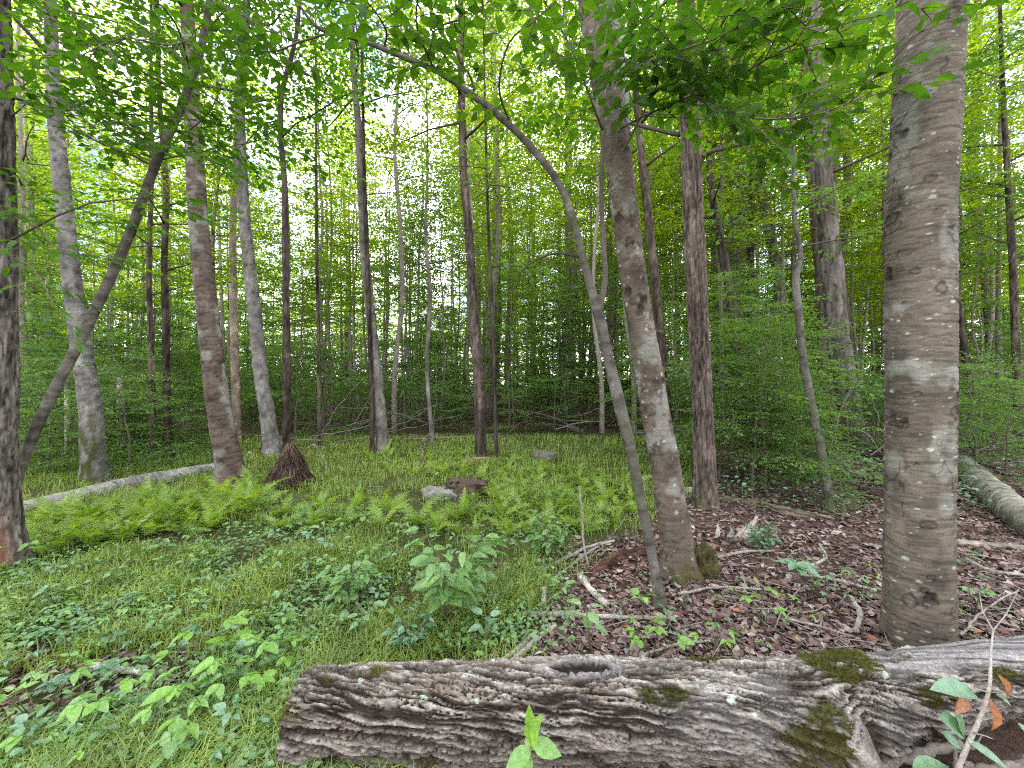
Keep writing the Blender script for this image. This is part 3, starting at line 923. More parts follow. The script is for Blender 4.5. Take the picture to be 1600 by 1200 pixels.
TREES['r_f'] = traced_tree('pole_tree', 'thin grey pole between the two dark trunks near the right edge', [(1560, 640, 11), (1560, 500, 10), (1562, 300, 8), (1563, 120, 6)], None, 'smooth', GREY, 8, 0.12, 44, 0.1, depth=12.0, crown=dict(z0=5.5, n=18, l=2.0, mat='leaf_under'))
for i, (px, py, top, w, lab) in enumerate([(106, 690, 560, 11, 'short pale sunlit snag just left of the pale mossy beech'), (189, 692, 590, 13, 'short pale sunlit snag right of the pale mossy beech')]):
    traced_tree('dead_snag', lab, [(px, py, w), (px - 1, (py + top) / 2, w - 1), (px - 2, top, w - 3)], None, 'smooth', (0.5, 0.46, 0.42), 10, 0.08, 50 + i, 0.1, depth=8.0, rise=0, cat='dead tree', tone=1.0)  # sunlight on the snags is put into their pale colour

# ------------------------------------------------------------------ the woods behind: one of each kind, then copies
def wood_tree(seed, H, r0, z0, n, lmax, pitch, sprays, dens, s, leafmat, wob=0.05, shape=0.5):
    r = np.random.default_rng(seed)
    m = 9
    P = np.zeros((m, 3))
    P[:, 2] = np.linspace(-0.25, H, m)
    P[1:, :2] = np.cumsum(r.normal(0, wob * H / m, (m - 1, 2)), 0)
    R = r0 * (1 - np.linspace(0, 1, m) ** 1.2 * 0.88)
    R[0] *= 1.25
    Q, RR = resample(P, R, 28)
    B = Build()
    B.tube(Q, RR, 9)
    Bb = Build()
    tmat = M['pole_lit'] if wob == 0.06 else M['pole']
    V4 = limbs(r, Q, RR, z0, H * 0.98, n, lmax, pitch, Bb, sprays, s, dens, shape)
    return (B.data('trunk', tmat), Bb.data('branches', M['twig']), foliage_mesh('crown', V4, M[leafmat], r))

KIND = {
    'forest_tree': [wood_tree(200 + i, 21 + i, 0.16 + 0.02 * i, 6.5 + i, 54, 3.2, 28, SPR_TALL, 3.3, 1.15, 'leaf_canopy') for i in range(4)],
    'young_tree': [wood_tree(220 + i, 11 + i, 0.07, 3.6, 46, 2.0, 14, SPR_MID, 4.6, 1.1, 'leaf_canopy') for i in range(3)],
    'slim_pole': [wood_tree(280 + i, 12 + 1.5 * i, 0.055 + 0.01 * i, 5.5, 34, 1.7, 24, SPR_MID, 3.6, 1.1, 'leaf_canopy', 0.06) for i in range(3)],
    'understory_tree': [wood_tree(240 + i, 5.2 + i, 0.04, 0.9, 42, 1.9, 6, SPR_LOW, 6.6, 1.2, 'leaf_under', 0.08) for i in range(4)],
    'shrub': [wood_tree(260 + i, 1.7 + 0.3 * i, 0.02, 0.12, 26, 1.0, 14, SPR_LOW, 8.0, 0.8, 'leaf_under', 0.12) for i in range(3)],
}
SOURCE = {}
MARKS = [(-60, 'left edge trunk'), (120, 'pale mossy beech'), (328, 'stout dark tree'), (398, 'bent pale trunk'), (448, 'root clump tree'), (582, 'bowed grey tree'), (741, 'straight central trunk'), (940, 'slim arching tree'),
         (1015, 'brown birch'), (1093, 'furrowed tree'), (1252, 'wavy stem'), (1312, 'shaggy tree'), (1437, 'thickest birch'), (1590, 'trunk at the right edge')]
WOODS = []
def name_woods():
    words = {'forest_tree': ('tall forest tree', 'tall forest trees'), 'young_tree': ('young leafy tree', 'young leafy trees'), 'slim_pole': ('slim bare-stemmed pole tree', 'slim pole trees'), 'understory_tree': ('low tiered understory tree', 'low understory trees'), 'shrub': ('low green shrub', 'low shrubs'), 'thicket': ('leafy green thicket bush', 'leafy thicket bushes')}
    nth = ['leftmost'] + [w + ' from left' for w in 'second third fourth fifth sixth seventh eighth ninth tenth'.split()]
    gaps = {}
    for o, kind in WOODS:
        px = 800 + FPX * o.location.x / max(o.location.y, 0.1)
        k = sum(1 for m in MARKS if m[0] <= px) - 1
        gaps.setdefault((kind, k), []).append((px, o))
    for (kind, k), lst in gaps.items():
        lst.sort(key=lambda t: t[0])
        if k < 0:
            where = 'beyond the left edge trunk'
        elif k >= len(MARKS) - 1:
            where = 'beyond the trunk at the right edge'
        else:
            where = 'between the %s and the %s' % (MARKS[k][1], MARKS[k + 1][1])
        for i, (px, o) in enumerate(lst):
            if len(lst) == 1:
                o['label'] = 'only %s %s' % (words[kind][0], where)
            elif len(lst) <= 10:
                o['label'] = '%s of the %s %s' % (nth[i], words[kind][1], where)
                if len(o['label'].split()) > 16:
                    o['label'] = o['label'].replace(' of the ', ' of ', 1).replace('the ', '')
            else:
                o['label'] = '%s in the woods %s' % (words[kind][0], where)
                if len(o['label'].split()) > 16:
                    o['label'] = o['label'].replace('in the woods ', '')

def wood(kind, var, loc, rotz, scale, label, cat, group):
    key = (kind, var)
    if key not in SOURCE:
        t = thing(kind, label, cat, loc, group)
        tr, br, cr = KIND[kind][var]
        obj('trunk', tr, t)
        bo_ = obj('branches', br, t)
        bo_['kind'] = 'stuff'
        c = obj('crown', cr, t)
        c['kind'] = 'stuff'
        t.rotation_euler = (0, 0, rotz)
        t.scale = (scale,) * 3
        SOURCE[key] = t
    else:
        t = copy_thing(SOURCE[key], loc, rotz, scale, label, group)
    if 'woods behind' in group or 'edge of the woods' in group or 'around the clearing' in group:
        WOODS.append((t, kind))
    return t

taken = [(t[1][0], t[1][1], 1.0) for t in TREES.values()]
def scatter(n, ymin, ymax, gap, keep, half=1.38, seed=1, tries=60):
    r = np.random.default_rng(seed)
    out = []
    for _ in range(n * tries):
        if len(out) >= n:
            break
        y = math.sqrt(r.uniform(ymin ** 2, ymax ** 2))
        x = r.uniform(-half, half) * y
        if not keep(x, y):
            continue
        if any((x - a) ** 2 + (y - b) ** 2 < (gap * 0.5 + g * 0.5) ** 2 for a, b, g in taken):
            continue
        taken.append((x, y, gap))
        out.append((x, y, r.random(), r.random(), r.integers(0, 12)))
    return out

def outside_clearing(m=0.0):
    def f(x, y):
        a = x / y
        lim = np.interp(a, [-1.4, -1.0, -0.75, -0.4, 0.0, 0.3, 0.55, 0.9, 1.4], [8.5, 8.5, 9.0, 10.5, 11.5, 11.0, 7.0, 6.2, 6.0])
        return y > lim + m
    return f

def sky_gap(keep, left, mid, right):
    rg = np.random.default_rng(17)
    def f(x, y):
        a = x / y
        share = left if -1.2 < a < -0.55 else mid if -0.55 <= a < -0.12 else right if (0.62 < a < 0.82 or a > 1.12) else 1.0
        return keep(x, y) and rg.random() < share
    return f

for x, y, a, b, v in scatter(90, 13, 52, 2.0, sky_gap(outside_clearing(4.0), 0.03, 0.08, 0.10), seed=31):
    wood('forest_tree', v % 4, (x, y, th(x, y)), a * 6.28, 0.85 + 0.35 * b, 'tall forest tree with a leafy crown in the woods beyond the clearing', 'tree', 'tall trees in the woods behind the clearing')
for x, y, a, b, v in scatter(110, 10, 42, 1.3, sky_gap(outside_clearing(1.0), 0.10, 0.28, 0.30), seed=32):
    wood('young_tree', v % 3, (x, y, th(x, y)), a * 6.28, 0.75 + 0.5 * b, 'young thin tree with yellow-green leaves in the woods beyond the clearing', 'tree', 'young thin trees in the woods behind the clearing')
for x, y, a, b, v in scatter(160, 9, 30, 0.95, sky_gap(outside_clearing(0.4), 0.2, 0.38, 0.45), seed=36):
    wood('slim_pole', v % 3, (x, y, th(x, y)), a * 6.28, 0.8 + 0.45 * b, 'slim bare-stemmed pole tree in the woods beyond the clearing', 'tree', 'slim poles in the woods behind the clearing')
for x, y, a, b, v in scatter(190, 9, 40, 1.1, outside_clearing(0.6), seed=33):
    wood('understory_tree', v % 4, (x, y, th(x, y)), a * 6.28, 0.7 + 0.5 * b, 'low leafy understory tree with flat tiers at the edge of the woods', 'small tree', 'understory trees at the edge of the woods')
for x, y, a, b, v in scatter(170, 7, 26, 0.8, outside_clearing(0.0), seed=34):
    wood('shrub', v % 3, (x, y, th(x, y)), a * 6.28, 0.6 + 0.6 * b, 'low green shrub on the forest floor around the clearing', 'shrub', 'shrubs around the clearing')

# the woods go on behind and beside the camera; their crowns shade the place from above
for x, y, rz, s in ((-5.5, -6.0, 0.3, 1.0), (2.5, -6.5, 1.9, 0.95), (7.0, -2.0, 4.1, 1.05), (-9.0, -1.0, 2.2, 1.0), (-1.0, -9.0, 5.0, 1.1), (6.5, -9.0, 0.9, 1.0), (-7.5, -8.5, 3.3, 1.05), (11.0, 2.5, 2.8, 1.0), (-13.0, 4.0, 1.2, 1.1)):
    wood('forest_tree', int(abs(x * 3)) % 4, (x, y, th(x, y)), rz, s, 'tall forest tree beside the viewpoint with its crown overhead', 'tree', 'tall trees beside the viewpoint')

def distant_woods():
    r = np.random.default_rng(91)
    n = 120000
    a = np.where(r.random(n) < 0.62, r.uniform(-1.05, 1.05, n), r.uniform(-math.pi, math.pi, n))
    ahead = np.abs(a) < 1.05
    R0 = np.where(ahead, r.uniform(44, 72, n), r.uniform(18, 34, n))  # nearer ring outside the view is added to block low light
    X, Y = np.sin(a) * R0, np.cos(a) * R0
    hmax = np.where(ahead, 7 + 13 * fbm(np.stack([a * 14, R0 * 0.08, a * 0], -1), 3, 92), 15)
    Z = hmax * r.random(n) ** 1.25
    lump_ = fbm(np.stack([X * 0.35, Y * 0.35, Z * 0.6], -1), 3, 93) + 0.12 * sstep(5, 1, Z)
    k = lump_ > 0.44
    X, Y, Z = X[k], Y[k], Z[k]
    n = len(X)
    b = r.uniform(0, 2 * math.pi, n)
    D = unit(np.stack([np.cos(b), np.sin(b), r.normal(0, 0.3, n)], -1))
    N = unit(np.stack([r.normal(0, 0.5, n), r.normal(0, 0.5, n), np.ones(n)], -1))
    L = r.uniform(0.35, 0.75, n)
    o = obj('distant_woods', foliage_mesh('distant_woods', leaf_quads(np.stack([X, Y, Z], -1), D, N, L, L * 0.7, 0.15), M['leaf_canopy'], r))
    tag(o, 'far leafy woods between the trunks, and an unseen ring added behind the camera', 'woods', None, 'stuff')
distant_woods()

for i, (px, py, kind, v, s) in enumerate([(1175, 765, 'understory_tree', 0, 0.50), (1215, 742, 'understory_tree', 1, 0.48), (1150, 735, 'understory_tree', 2, 0.50), (1245, 760, 'shrub', 0, 1.0), (1130, 750, 'shrub', 1, 1.1), (1200, 770, 'shrub', 2, 0.9),
        (1270, 790, 'shrub', 0, 0.55), (1190, 720, 'understory_tree', 3, 0.5), (1090, 725, 'understory_tree', 1, 0.5), (1520, 735, 'shrub', 1, 0.9), (1570, 760, 'shrub', 2, 0.7), (1010, 710, 'understory_tree', 2, 0.45)]):
    g_ = on_ground(px, py)
    tb = wood(kind, v, tuple(g_), i * 1.7, s, 'leafy green bush in the thicket between the furrowed tree and the thickest birch', 'bush', 'bushes in the thicket at the right')
    WOODS.append((tb, 'thicket'))
for i, (px, py, kind, v, s) in enumerate([(70, 745, 'shrub', 0, 0.8), (110, 725, 'shrub', 1, 1.0), (205, 735, 'shrub', 2, 0.8), (180, 715, 'shrub', 0, 1.0), (225, 712, 'understory_tree', 1, 0.35), (60, 700, 'understory_tree', 0, 0.42), (290, 712, 'shrub', 1, 0.8), (20, 720, 'shrub', 2, 1.0)]):
    g_ = on_ground(px, py)
    wood(kind, v, tuple(g_), i * 2.1, s, 'dark green bush in the shade behind the long pale log', 'bush', 'bushes behind the left log')
name_woods()
# ------------------------------------------------------------------ single leaves as objects
def leaf_shape(w=0.6, fold=0.18, curl=0.22, peak=0.42, name='leaf', mat=None, shade=0.4):
    xs = [0.0, 0.08, 0.24, 0.45, 0.68, 0.86, 1.0]
    prof = [0.0, 0.50, 0.90, 1.0, 0.78, 0.38, 0.0]
    V, ids = [], []
    for x, p in zip(xs, prof):
        z = -curl * x * x
        if p == 0:
            ids.append([len(V)])
            V.append((x, 0, z))
        else:
            hw = w * 0.5 * p
            ids.append([len(V), len(V) + 1, len(V) + 2])
            V += [(x, hw, z + hw * fold * 2), (x, 0, z), (x, -hw, z + hw * fold * 2)]
    F3, F4 = [], []
    F3 += [(ids[0][0], ids[1][1], ids[1][0]), (ids[0][0], ids[1][2], ids[1][1])]
    for a, b in ((1, 2), (2, 3), (3, 4), (4, 5)):
        F4 += [(ids[a][0], ids[a][1], ids[b][1], ids[b][0]), (ids[a][1], ids[a][2], ids[b][2], ids[b][1])]
    F3 += [(ids[5][0], ids[5][1], ids[6][0]), (ids[5][1], ids[5][2], ids[6][0])]
    tone = np.full((len(V), 3), shade)
    for k in ids:
        if len(k) == 3:
            tone[k[1]] = shade + 0.45          # paler midrib
    return mesh_data(name, np.array(V), [np.array(F4), np.array(F3)], mat, tone, True)

LEAF = {}
def leaf_mesh(mat, v):
    k = (mat, v)
    if k not in LEAF:
        w, f, c = [(0.55, 0.16, 0.18), (0.48, 0.24, 0.32), (0.60, 0.10, 0.10), (0.50, 0.32, 0.05), (0.36, 0.2, 0.15)][v]
        LEAF[k] = leaf_shape(w, f, c, mat=M[mat])
    return LEAF[k]

def leaf_obj(parent, P, D, N, size, mat, v):
    o = bpy.data.objects.new('leaf', leaf_mesh(mat, v))
    COL.objects.link(o)
    o.parent = parent
    D = unit(np.asarray(D, float))
    N = np.asarray(N, float)
    N = unit(N - D * N.dot(D))
    S = np.cross(N, D)
    o.matrix_basis = Matrix(((D[0] * size, S[0] * size, N[0] * size, P[0]), (D[1] * size, S[1] * size, N[1] * size, P[1]), (D[2] * size, S[2] * size, N[2] * size, P[2]), (0, 0, 0, 1)))
    return o

# ------------------------------------------------------------------ leafy boughs that hang into the top of the view
SPR_NEAR = [spray_template(900 + i, 0.55, 0.105, 0.30, 0.5) for i in range(6)]
LEAF_LEFT = {}
def bough(tree_key, stems, leaf_scale=1.0, per_m=7.0, seed=1, mat='leaf_near', yaw=(25, 80), tilt=0.25, r0=0.012, n_max=300, skip=0.1):
    """branches of a traced tree given as (px, py, distance) polylines; every leaf is an object, up to 300 a tree"""
    root, g = TREES[tree_key][0], TREES[tree_key][1]
    r = np.random.default_rng(seed)
    for st in stems:
        P = np.array([pix(*p) for p in st]) - g
        Q, _ = resample(P, np.ones(len(P)), max(8, len(P) * 4))
        L = float(np.sum(np.linalg.norm(np.diff(Q, axis=0), axis=1)))
        B = Build()
        B.tube(Q, np.linspace(r0, 0.0035, len(Q)), 6)
        ns = max(3, int(L * per_m))
        items = []
        for q in range(ns):
            t = skip + (1 - skip) * (q + r.uniform(0.3, 1.0)) / ns
            a = min(t, 1.0) * (len(Q) - 1)
            b = min(int(a), len(Q) - 2)
            p = Q[b] + (Q[b + 1] - Q[b]) * (a - b)
            dd = unit(Q[b + 1] - Q[b])
            yw = (1 if q % 2 else -1) * rad(r.uniform(*yaw)) if q < ns - 1 else 0
            c, s = math.cos(yw), math.sin(yw)
            h = unit(np.array([dd[0] * c - dd[1] * s, dd[0] * s + dd[1] * c, dd[2] * 0.6 + r.normal(0, 0.15)]))
            w = unit(np.array([r.normal(0, tilt), r.normal(0, tilt), 1.0]))
            y = unit(np.cross(w, h))
            z = np.cross(h, y)
            Rm = np.stack([h, y, z], 0)
            t_ = SPR_NEAR[r.integers(6)]
            sc_ = r.uniform(0.65, 1.1)
            for line in t_['tw']:
                pts = np.array(line) * sc_ @ Rm + p
                B.tube(pts, np.linspace(0.0030, 0.0016, len(pts)), 3)
            for k in range(len(t_['P'])):
                items.append((t_['P'][k] * sc_ @ Rm + p, t_['D'][k] @ Rm, t_['N'][k] @ Rm, t_['L'][k] * leaf_scale))
        bo = obj('bough', B.data('bough', M['twig']), root)
        r.shuffle(items)
        left = LEAF_LEFT.setdefault(tree_key, n_max)
        take = items[:left]
        rest = items[left:]
        LEAF_LEFT[tree_key] = left - len(take)
        for (p, d, n, s) in take:
            leaf_obj(bo, p, d, n, s, mat, int(r.integers(4)))
        if rest:
            V4 = leaf_quads(np.array([i[0] for i in rest]), unit(np.array([i[1] for i in rest])), np.array([i[2] for i in rest]), np.array([i[3] for i in rest]), np.array([i[3] for i in rest]) * 0.6)
            f = obj('foliage', foliage_mesh('foliage', V4, M[mat], r), root)
            f['kind'] = 'stuff'

bough('twin', [
    [(962, 205, 2.95), (1010, 180, 2.7), (1080, 150, 2.5), (1150, 120, 2.3), (1240, 70, 2.1), (1340, 30, 2.0)],
    [(955, 130, 2.95), (1040, 90, 2.6), (1130, 75, 2.4), (1210, 50, 2.2), (1290, 5, 2.0)],
    [(966, 250, 2.95), (1040, 130, 2.55), (1110, 165, 2.3), (1180, 185, 2.15), (1270, 180, 2.1), (1350, 150, 2.1)],
    [(960, 60, 2.95), (1010, 30, 2.6), (1060, -10, 2.3), (1130, -40, 2.1)],
    [(962, 90, 2.95), (1010, 100, 2.4), (1060, 80, 2.1), (1120, 60, 1.95)],
], 0.92, 14.0, 61, r0=0.008)
bough('arch', [
    [(942, 205, 2.62), (925, 160, 2.5), (885, 60, 2.4), (850, 0, 2.3), (830, -40, 2.2)],
    [(742, 152, 2.62), (735, 120, 2.5), (718, 95, 2.4), (705, 40, 2.3), (690, -20, 2.2)],
    [(690, 115, 2.62), (670, 90, 2.3), (650, 30, 2.1), (655, -20, 2.0)],
    [(600, 76, 2.62), (600, 40, 2.3), (570, 0, 2.1), (530, -30, 2.0)],
    [(520, 50, 2.62), (470, 65, 2.6), (430, 80, 2.7), (380, 75, 2.8)],
    [(800, 200, 2.62), (780, 130, 2.3), (800, 60, 2.1), (840, 30, 2.0)],
], 0.95, 10.0, 63, r0=0.008)
bough('lean', [
    [(246, 250, 3.4), (200, 190, 3.3), (140, 120, 3.2), (80, 40, 3.1), (50, -20, 3.0)],
    [(290, 150, 3.4), (220, 110, 3.0), (160, 70, 2.7), (100, 10, 2.5)],
    [(320, 50, 3.4), (260, 70, 3.0), (190, 60, 2.7), (120, 90, 2.5)],
    [(330, -10, 3.4), (370, 20, 3.1), (420, 40, 2.9), (440, 20, 2.7)],
    [(270, 200, 3.4), (300, 200, 3.1), (330, 170, 3.0), (350, 120, 2.9)],
    [(240, 260, 3.4), (200, 240, 3.1), (150, 220, 3.0), (90, 170, 2.9)],
    [(250, 245, 3.4), (270, 230, 3.0), (290, 235, 2.8), (310, 250, 2.7)],
    [(300, 120, 3.4), (270, 30, 3.0), (220, -20, 2.7)],
], 0.8, 9.5, 65, r0=0.010)
bough('edge', [
    [(20, 330, 3.05), (50, 345, 2.9), (85, 385, 2.8), (120, 400, 2.7)],
    [(25, 400, 3.05), (60, 430, 2.9), (85, 480, 2.8)],
    [(20, 180, 3.05), (60, 150, 2.9), (110, 170, 2.7), (150, 200, 2.6)],
], 0.75, 5.0, 67, r0=0.006)

def side_stem(tree_key, name, pts, mat='bark_smooth', colr=(0.2, 0.175, 0.15)):
    """a second stem or bare branch of a traced tree: (px, py, width px, distance)"""
    root, g, Q0, RR0 = TREES[tree_key]
    P = np.array([pix(a, b, d) for a, b, w, d in pts]) - g
    R = np.array([w / 2 / FPX * d * true_w(a) for a, b, w, d in pts])
    Q, R2 = resample(P, R, max(10, 5 * len(P)))
    B = Build()
    nz = 0.7 + 0.6 * fbm(np.repeat(Q, 8, 0) * 9, 3, 5)
    V, F, T = tube(Q, R2, 8)
    B.add(V, F, T, np.vstack([np.asarray(colr)[None, :] * nz[:, None], [colr], [colr]]))
    obj(name, B.data(name, M[mat]), root)
side_stem('arch', 'side_stem', [(934, 492, 13, 2.62), (945, 440, 9, 2.64), (942, 370, 8, 2.64), (940, 300, 7, 2.62), (942, 205, 6, 2.60)], colr=(0.10, 0.085, 0.07))
side_stem('arch', 'branch', [(910, 402, 4.5, 2.62), (868, 396, 3.6, 2.63), (840, 405, 3, 2.66), (815, 425, 2.4, 2.7), (806, 450, 1.6, 2.72)], colr=(0.06, 0.05, 0.042))
side_stem('twin', 'side_stem', [(972, 215, 30, 3.05), (968, 120, 26, 3.12), (962, 40, 24, 3.15), (960, -40, 22, 3.2)], colr=(0.17, 0.18, 0.15))
side_stem('stout', 'branch', [(318, 420, 5, 5.4), (270, 590, 4, 5.0), (240, 560, 3, 4.8)], colr=(0.06, 0.05, 0.042)) if False else None

# ------------------------------------------------------------------ the great log in the foreground
def foreground_log():
    g = np.array([0.6, 1.58, 0.0])
    ctrl = np.array([[-0.875, 1.575, 0.150], [-0.2, 1.585, 0.158], [0.6, 1.585, 0.160], [1.15, 1.59, 0.165], [1.6, 1.63, 0.190], [2.2, 1.70, 0.225], [3.0, 1.82, 0.26]])
    rr = np.array([0.158, 0.165, 0.166, 0.172, 0.145, 0.116, 0.105])
    n, ring = 900, 236
    Q, R = resample(ctrl, rr, n)
    T, N, B = frames(Q)
    L = float(np.sum(np.linalg.norm(np.diff(Q, axis=0), axis=1)))
    s = np.linspace(0, L, n)
    u = np.linspace(0, 2 * math.pi, ring, endpoint=False)
    U, S, R2 = np.tile(u, n), np.repeat(s, ring), np.repeat(R, ring)
    # angle 0 = N (towards +y, away), B direction decides up; find the angle of up
    up_ang = math.atan2(B[n // 2, 2], N[n // 2, 2])
    A = np.angle(np.exp(1j * (U - up_ang)))            # 0 at the top
    front = np.sign(math.cos(up_ang + 0.5 * math.pi) * N[n // 2, 1] + math.sin(up_ang + 0.5 * math.pi) * B[n // 2, 1])
    A = A * (-front)                                     # positive towards the camera
    arc = A * R2
    q3 = np.stack([S, arc, R2 * 0], -1)
    knot_s, knot_a = 2.12, 0.23
    kd2 = ((S - knot_s) / 0.22) ** 2 + ((arc - knot_a) / 0.14) ** 2
    warp = 0.035 * np.exp(-kd2) * np.sign(S - knot_s + 1e-6) * np.minimum(np.abs(S - knot_s) / 0.05, 1)
    flow = arc - 0.13 * S + 0.05 * (fbm(q3 * np.array([2.2, 5, 1]), 3, 300) - 0.5) + warp
    w1 = fbm(q3 * np.array([9, 22, 1]), 3, 301)
    wv = 1.5 * (w1 - 0.5)
    f1, f2, cid = worley(np.stack([S * 5.5 + 2.2 * w1, flow * 44 + 1.1 * wv], -1), 303)
    edge = f2 - f1
    n1 = fbm(np.stack([S * 3.0, flow * 42 + wv, S * 0], -1), 4, 304)
    n2 = fbm(np.stack([S * 8.0 + 7, flow * 80 + wv, S * 0 + 3], -1), 3, 318)
    fis = np.minimum(np.abs(2 * n1 - 1) * 1.0, np.abs(2 * n2 - 1) * 1.5 + 0.04)      # 0 in a fissure
    ridge = sstep(0.0, 0.22, fis)
    fine = fbm(np.stack([S * 38, flow * 190, S * 0], -1), 4, 305)
    step_ = fbm(np.stack([S * 22, flow * 70, S * 0 + 5], -1), 3, 319)
    flake = np.floor(step_ * 7) / 7 - 0.5
    crack = sstep(0.0, 0.22, edge) * 0.35 + 0.65
    bare = np.clip(sstep(2.35, 2.6, S + 1.2 * (w1 - 0.5)) * sstep(0.16, 0.0, arc) + sstep(0.60, 0.70, fbm(q3 * np.array([2.5, 5, 1]), 3, 306)) * sstep(1.2, 1.9, S) * 0.5, 0, 1)
    d = 0.027 * (ridge - 0.75) + 0.012 * (crack - 0.8) + 0.009 * (cid - 0.5) + 0.015 * flake + 0.006 * (fine - 0.5)
    dbare = 0.006 * (fbm(np.stack([S * 4, flow * 90, S * 0], -1), 3, 307) - 0.5)
    d = d * (1 - bare) + dbare * bare
    big = fbm(q3 * np.array([2.4, 4, 1]), 3, 308)
    d = d + (big - 0.5) * 0.05
    d = d + 0.055 * np.exp(-kd2 * 0.8)
    # the slot-like hollow on the upper edge
    hs, ha = 1.155, -0.012
    hd = ((S - hs) / 0.125) ** 2 + ((arc - ha) / 0.034) ** 2
    hole = sstep(1.15, 0.75, hd)
    lip = np.exp(-((np.sqrt(hd) - 1.25) / 0.22) ** 2)
    d = d * (1 - 0.8 * hole) - hole * 0.022 + lip * 0.006
    # underside stays rough and low
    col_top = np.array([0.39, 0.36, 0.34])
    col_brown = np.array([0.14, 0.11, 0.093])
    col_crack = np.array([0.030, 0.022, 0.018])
    weath = np.clip(0.40 + 0.6 * (cid - 0.4) + 1.6 * (fine - 0.5) + 1.2 * flake + 0.6 * (big - 0.5), 0, 1)
    low_shade = sstep(0.10, 0.30, arc) * 0.55  # shade on the lower front, put into the bark colour
    weath = weath * (1 - low_shade)
    col = col_brown + (col_top - col_brown) * weath[:, None]
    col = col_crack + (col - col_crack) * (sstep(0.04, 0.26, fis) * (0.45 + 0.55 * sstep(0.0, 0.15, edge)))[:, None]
    grey = np.array([0.185, 0.17, 0.172])
    col = col * (1 - bare)[:, None] + (grey * (-0.15 + 2.1 * fbm(np.stack([S * 5, flow * 120, S * 0], -1), 3, 309))[:, None]) * bare[:, None]
    mo = sstep(0.625, 0.72, fbm(q3 * np.array([3.5, 8, 1]) + 7, 4, 310) + 0.12 * sstep(1.2, 1.9, S) * sstep(2.7, 2.2, S)) * (1 - hole)
    mo = mo * sstep(0.35, 0.65, fbm(q3 * np.array([25, 40, 1]), 2, 311) + 0.15)
    moss = np.array([0.050, 0.046, 0.016]) * (0.6 + 0.9 * fine)[:, None]
    col = col * (1 - 0.85 * mo)[:, None] + moss * (0.85 * mo)[:, None]
    d = d + mo * 0.006
    for (ls, la, lr) in ((0.27, 0.03, 0.011), (0.53, 0.10, 0.018), (0.74, 0.12, 0.008), (1.72, 0.12, 0.015), (1.78, 0.16, 0.010), (2.38, 0.07, 0.016)):
        ld = np.hypot(S - ls, arc - la) / lr + 1.3 * (fbm(q3 * 60, 3, 312) - 0.5)
        k = sstep(1.0, 0.75, ld)
        col = col * (1 - k)[:, None] + np.array([0.42, 0.46, 0.42]) * k[:, None]
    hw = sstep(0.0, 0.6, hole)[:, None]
    col = col * (1 - 0.5 * lip)[:, None] + np.array([0.30, 0.28, 0.285]) * (0.5 * lip)[:, None]
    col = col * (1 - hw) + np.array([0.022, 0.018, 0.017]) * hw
    # ragged, slightly slanting left end
    jag = 0.05 * (fbm(np.stack([np.cos(U) * 3, np.sin(U) * 3, U * 0], -1), 3, 313) - 0.5)
    shift = (jag - 0.05 * A * 0) * np.exp(-S / 0.12)
    Qr = np.repeat(Q, ring, 0) + np.repeat(T, ring, 0) * shift[:, None]
    V = Qr + (R2 + d)[:, None] * (np.cos(U)[:, None] * np.repeat(N, ring, 0) + np.sin(U)[:, None] * np.repeat(B, ring, 0)) - g
    i = np.arange(n - 1)[:, None] * ring
    j = np.arange(ring)[None, :]
    j2 = (j + 1) % ring
    F = np.stack([i + j, i + j2, i + ring + j2, i + ring + j], -1).reshape(-1, 4)
    root = thing('fallen_log', 'thick weathered log with cracked grey bark and moss lying across the foreground', 'log', tuple(g))
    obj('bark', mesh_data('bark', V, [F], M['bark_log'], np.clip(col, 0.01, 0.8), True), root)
    # moss tufts standing on the bark
    rm = np.random.default_rng(318)
    cand = np.flatnonzero((mo > 0.62) & (arc > -0.12) & (arc < 0.26))
    pick = rm.choice(cand, min(9000, len(cand)), replace=False)
    ax = np.repeat(Q, ring, 0)[pick] - g
    Nn = unit(V[pick] - ax)
    nb = len(pick)
    tip = V[pick] + Nn * rm.uniform(0.004, 0.013, nb)[:, None] + rm.normal(0, 0.004, (nb, 3))
    sd = unit(rm.normal(0, 1, (nb, 3))) * rm.uniform(0.0015, 0.004, nb)[:, None]
    MV = np.stack([V[pick] - sd - Nn * 0.002, V[pick] + sd - Nn * 0.002, tip], 1).reshape(-1, 3)
    mc = np.repeat(rm.random((nb, 1)), 3, 0)
    mm = obj('moss', mesh_data('moss', MV, [np.arange(nb * 3).reshape(-1, 3)], M['moss'], np.hstack([mc] * 3)), root)
    mm['kind'] = 'stuff'
    # end grain
    E = [V[:ring] + np.array([0.004, 0, 0])]
    c0 = E[0].mean(0)
    rings_ = [c0 + (E[0] - c0) * k + np.array([0.012 * math.sin(9 * k) + 0.02 * (1 - k), 0, 0]) for k in (0.97, 0.75, 0.5, 0.25)]
    VV = np.vstack(rings_ + [c0[None, :] + np.array([0.03, 0, 0])])
    FF = []
    for a in range(3):
        FF.append(np.stack([a * ring + j[0], a * ring + j2[0], (a + 1) * ring + j2[0], (a + 1) * ring + j[0]], -1))
    FF = np.concatenate(FF)
    TT = np.stack([3 * ring + j[0], 3 * ring + j2[0], np.full(ring, 4 * ring)], -1)
    cc = np.array([0.13, 0.09, 0.07]) * (0.5 + fbm(VV * 40, 3, 314))[:, None]
    obj('end_grain', mesh_data('end_grain', VV, [FF, TT], M['wood'], cc, True), root)
    # broken stub that leaves the knot and points down towards the viewer
    sp = np.array([[1.235, 1.46, 0.25], [1.255, 1.40, 0.17], [1.28, 1.36, 0.09], [1.33, 1.33, -0.03]]) - g
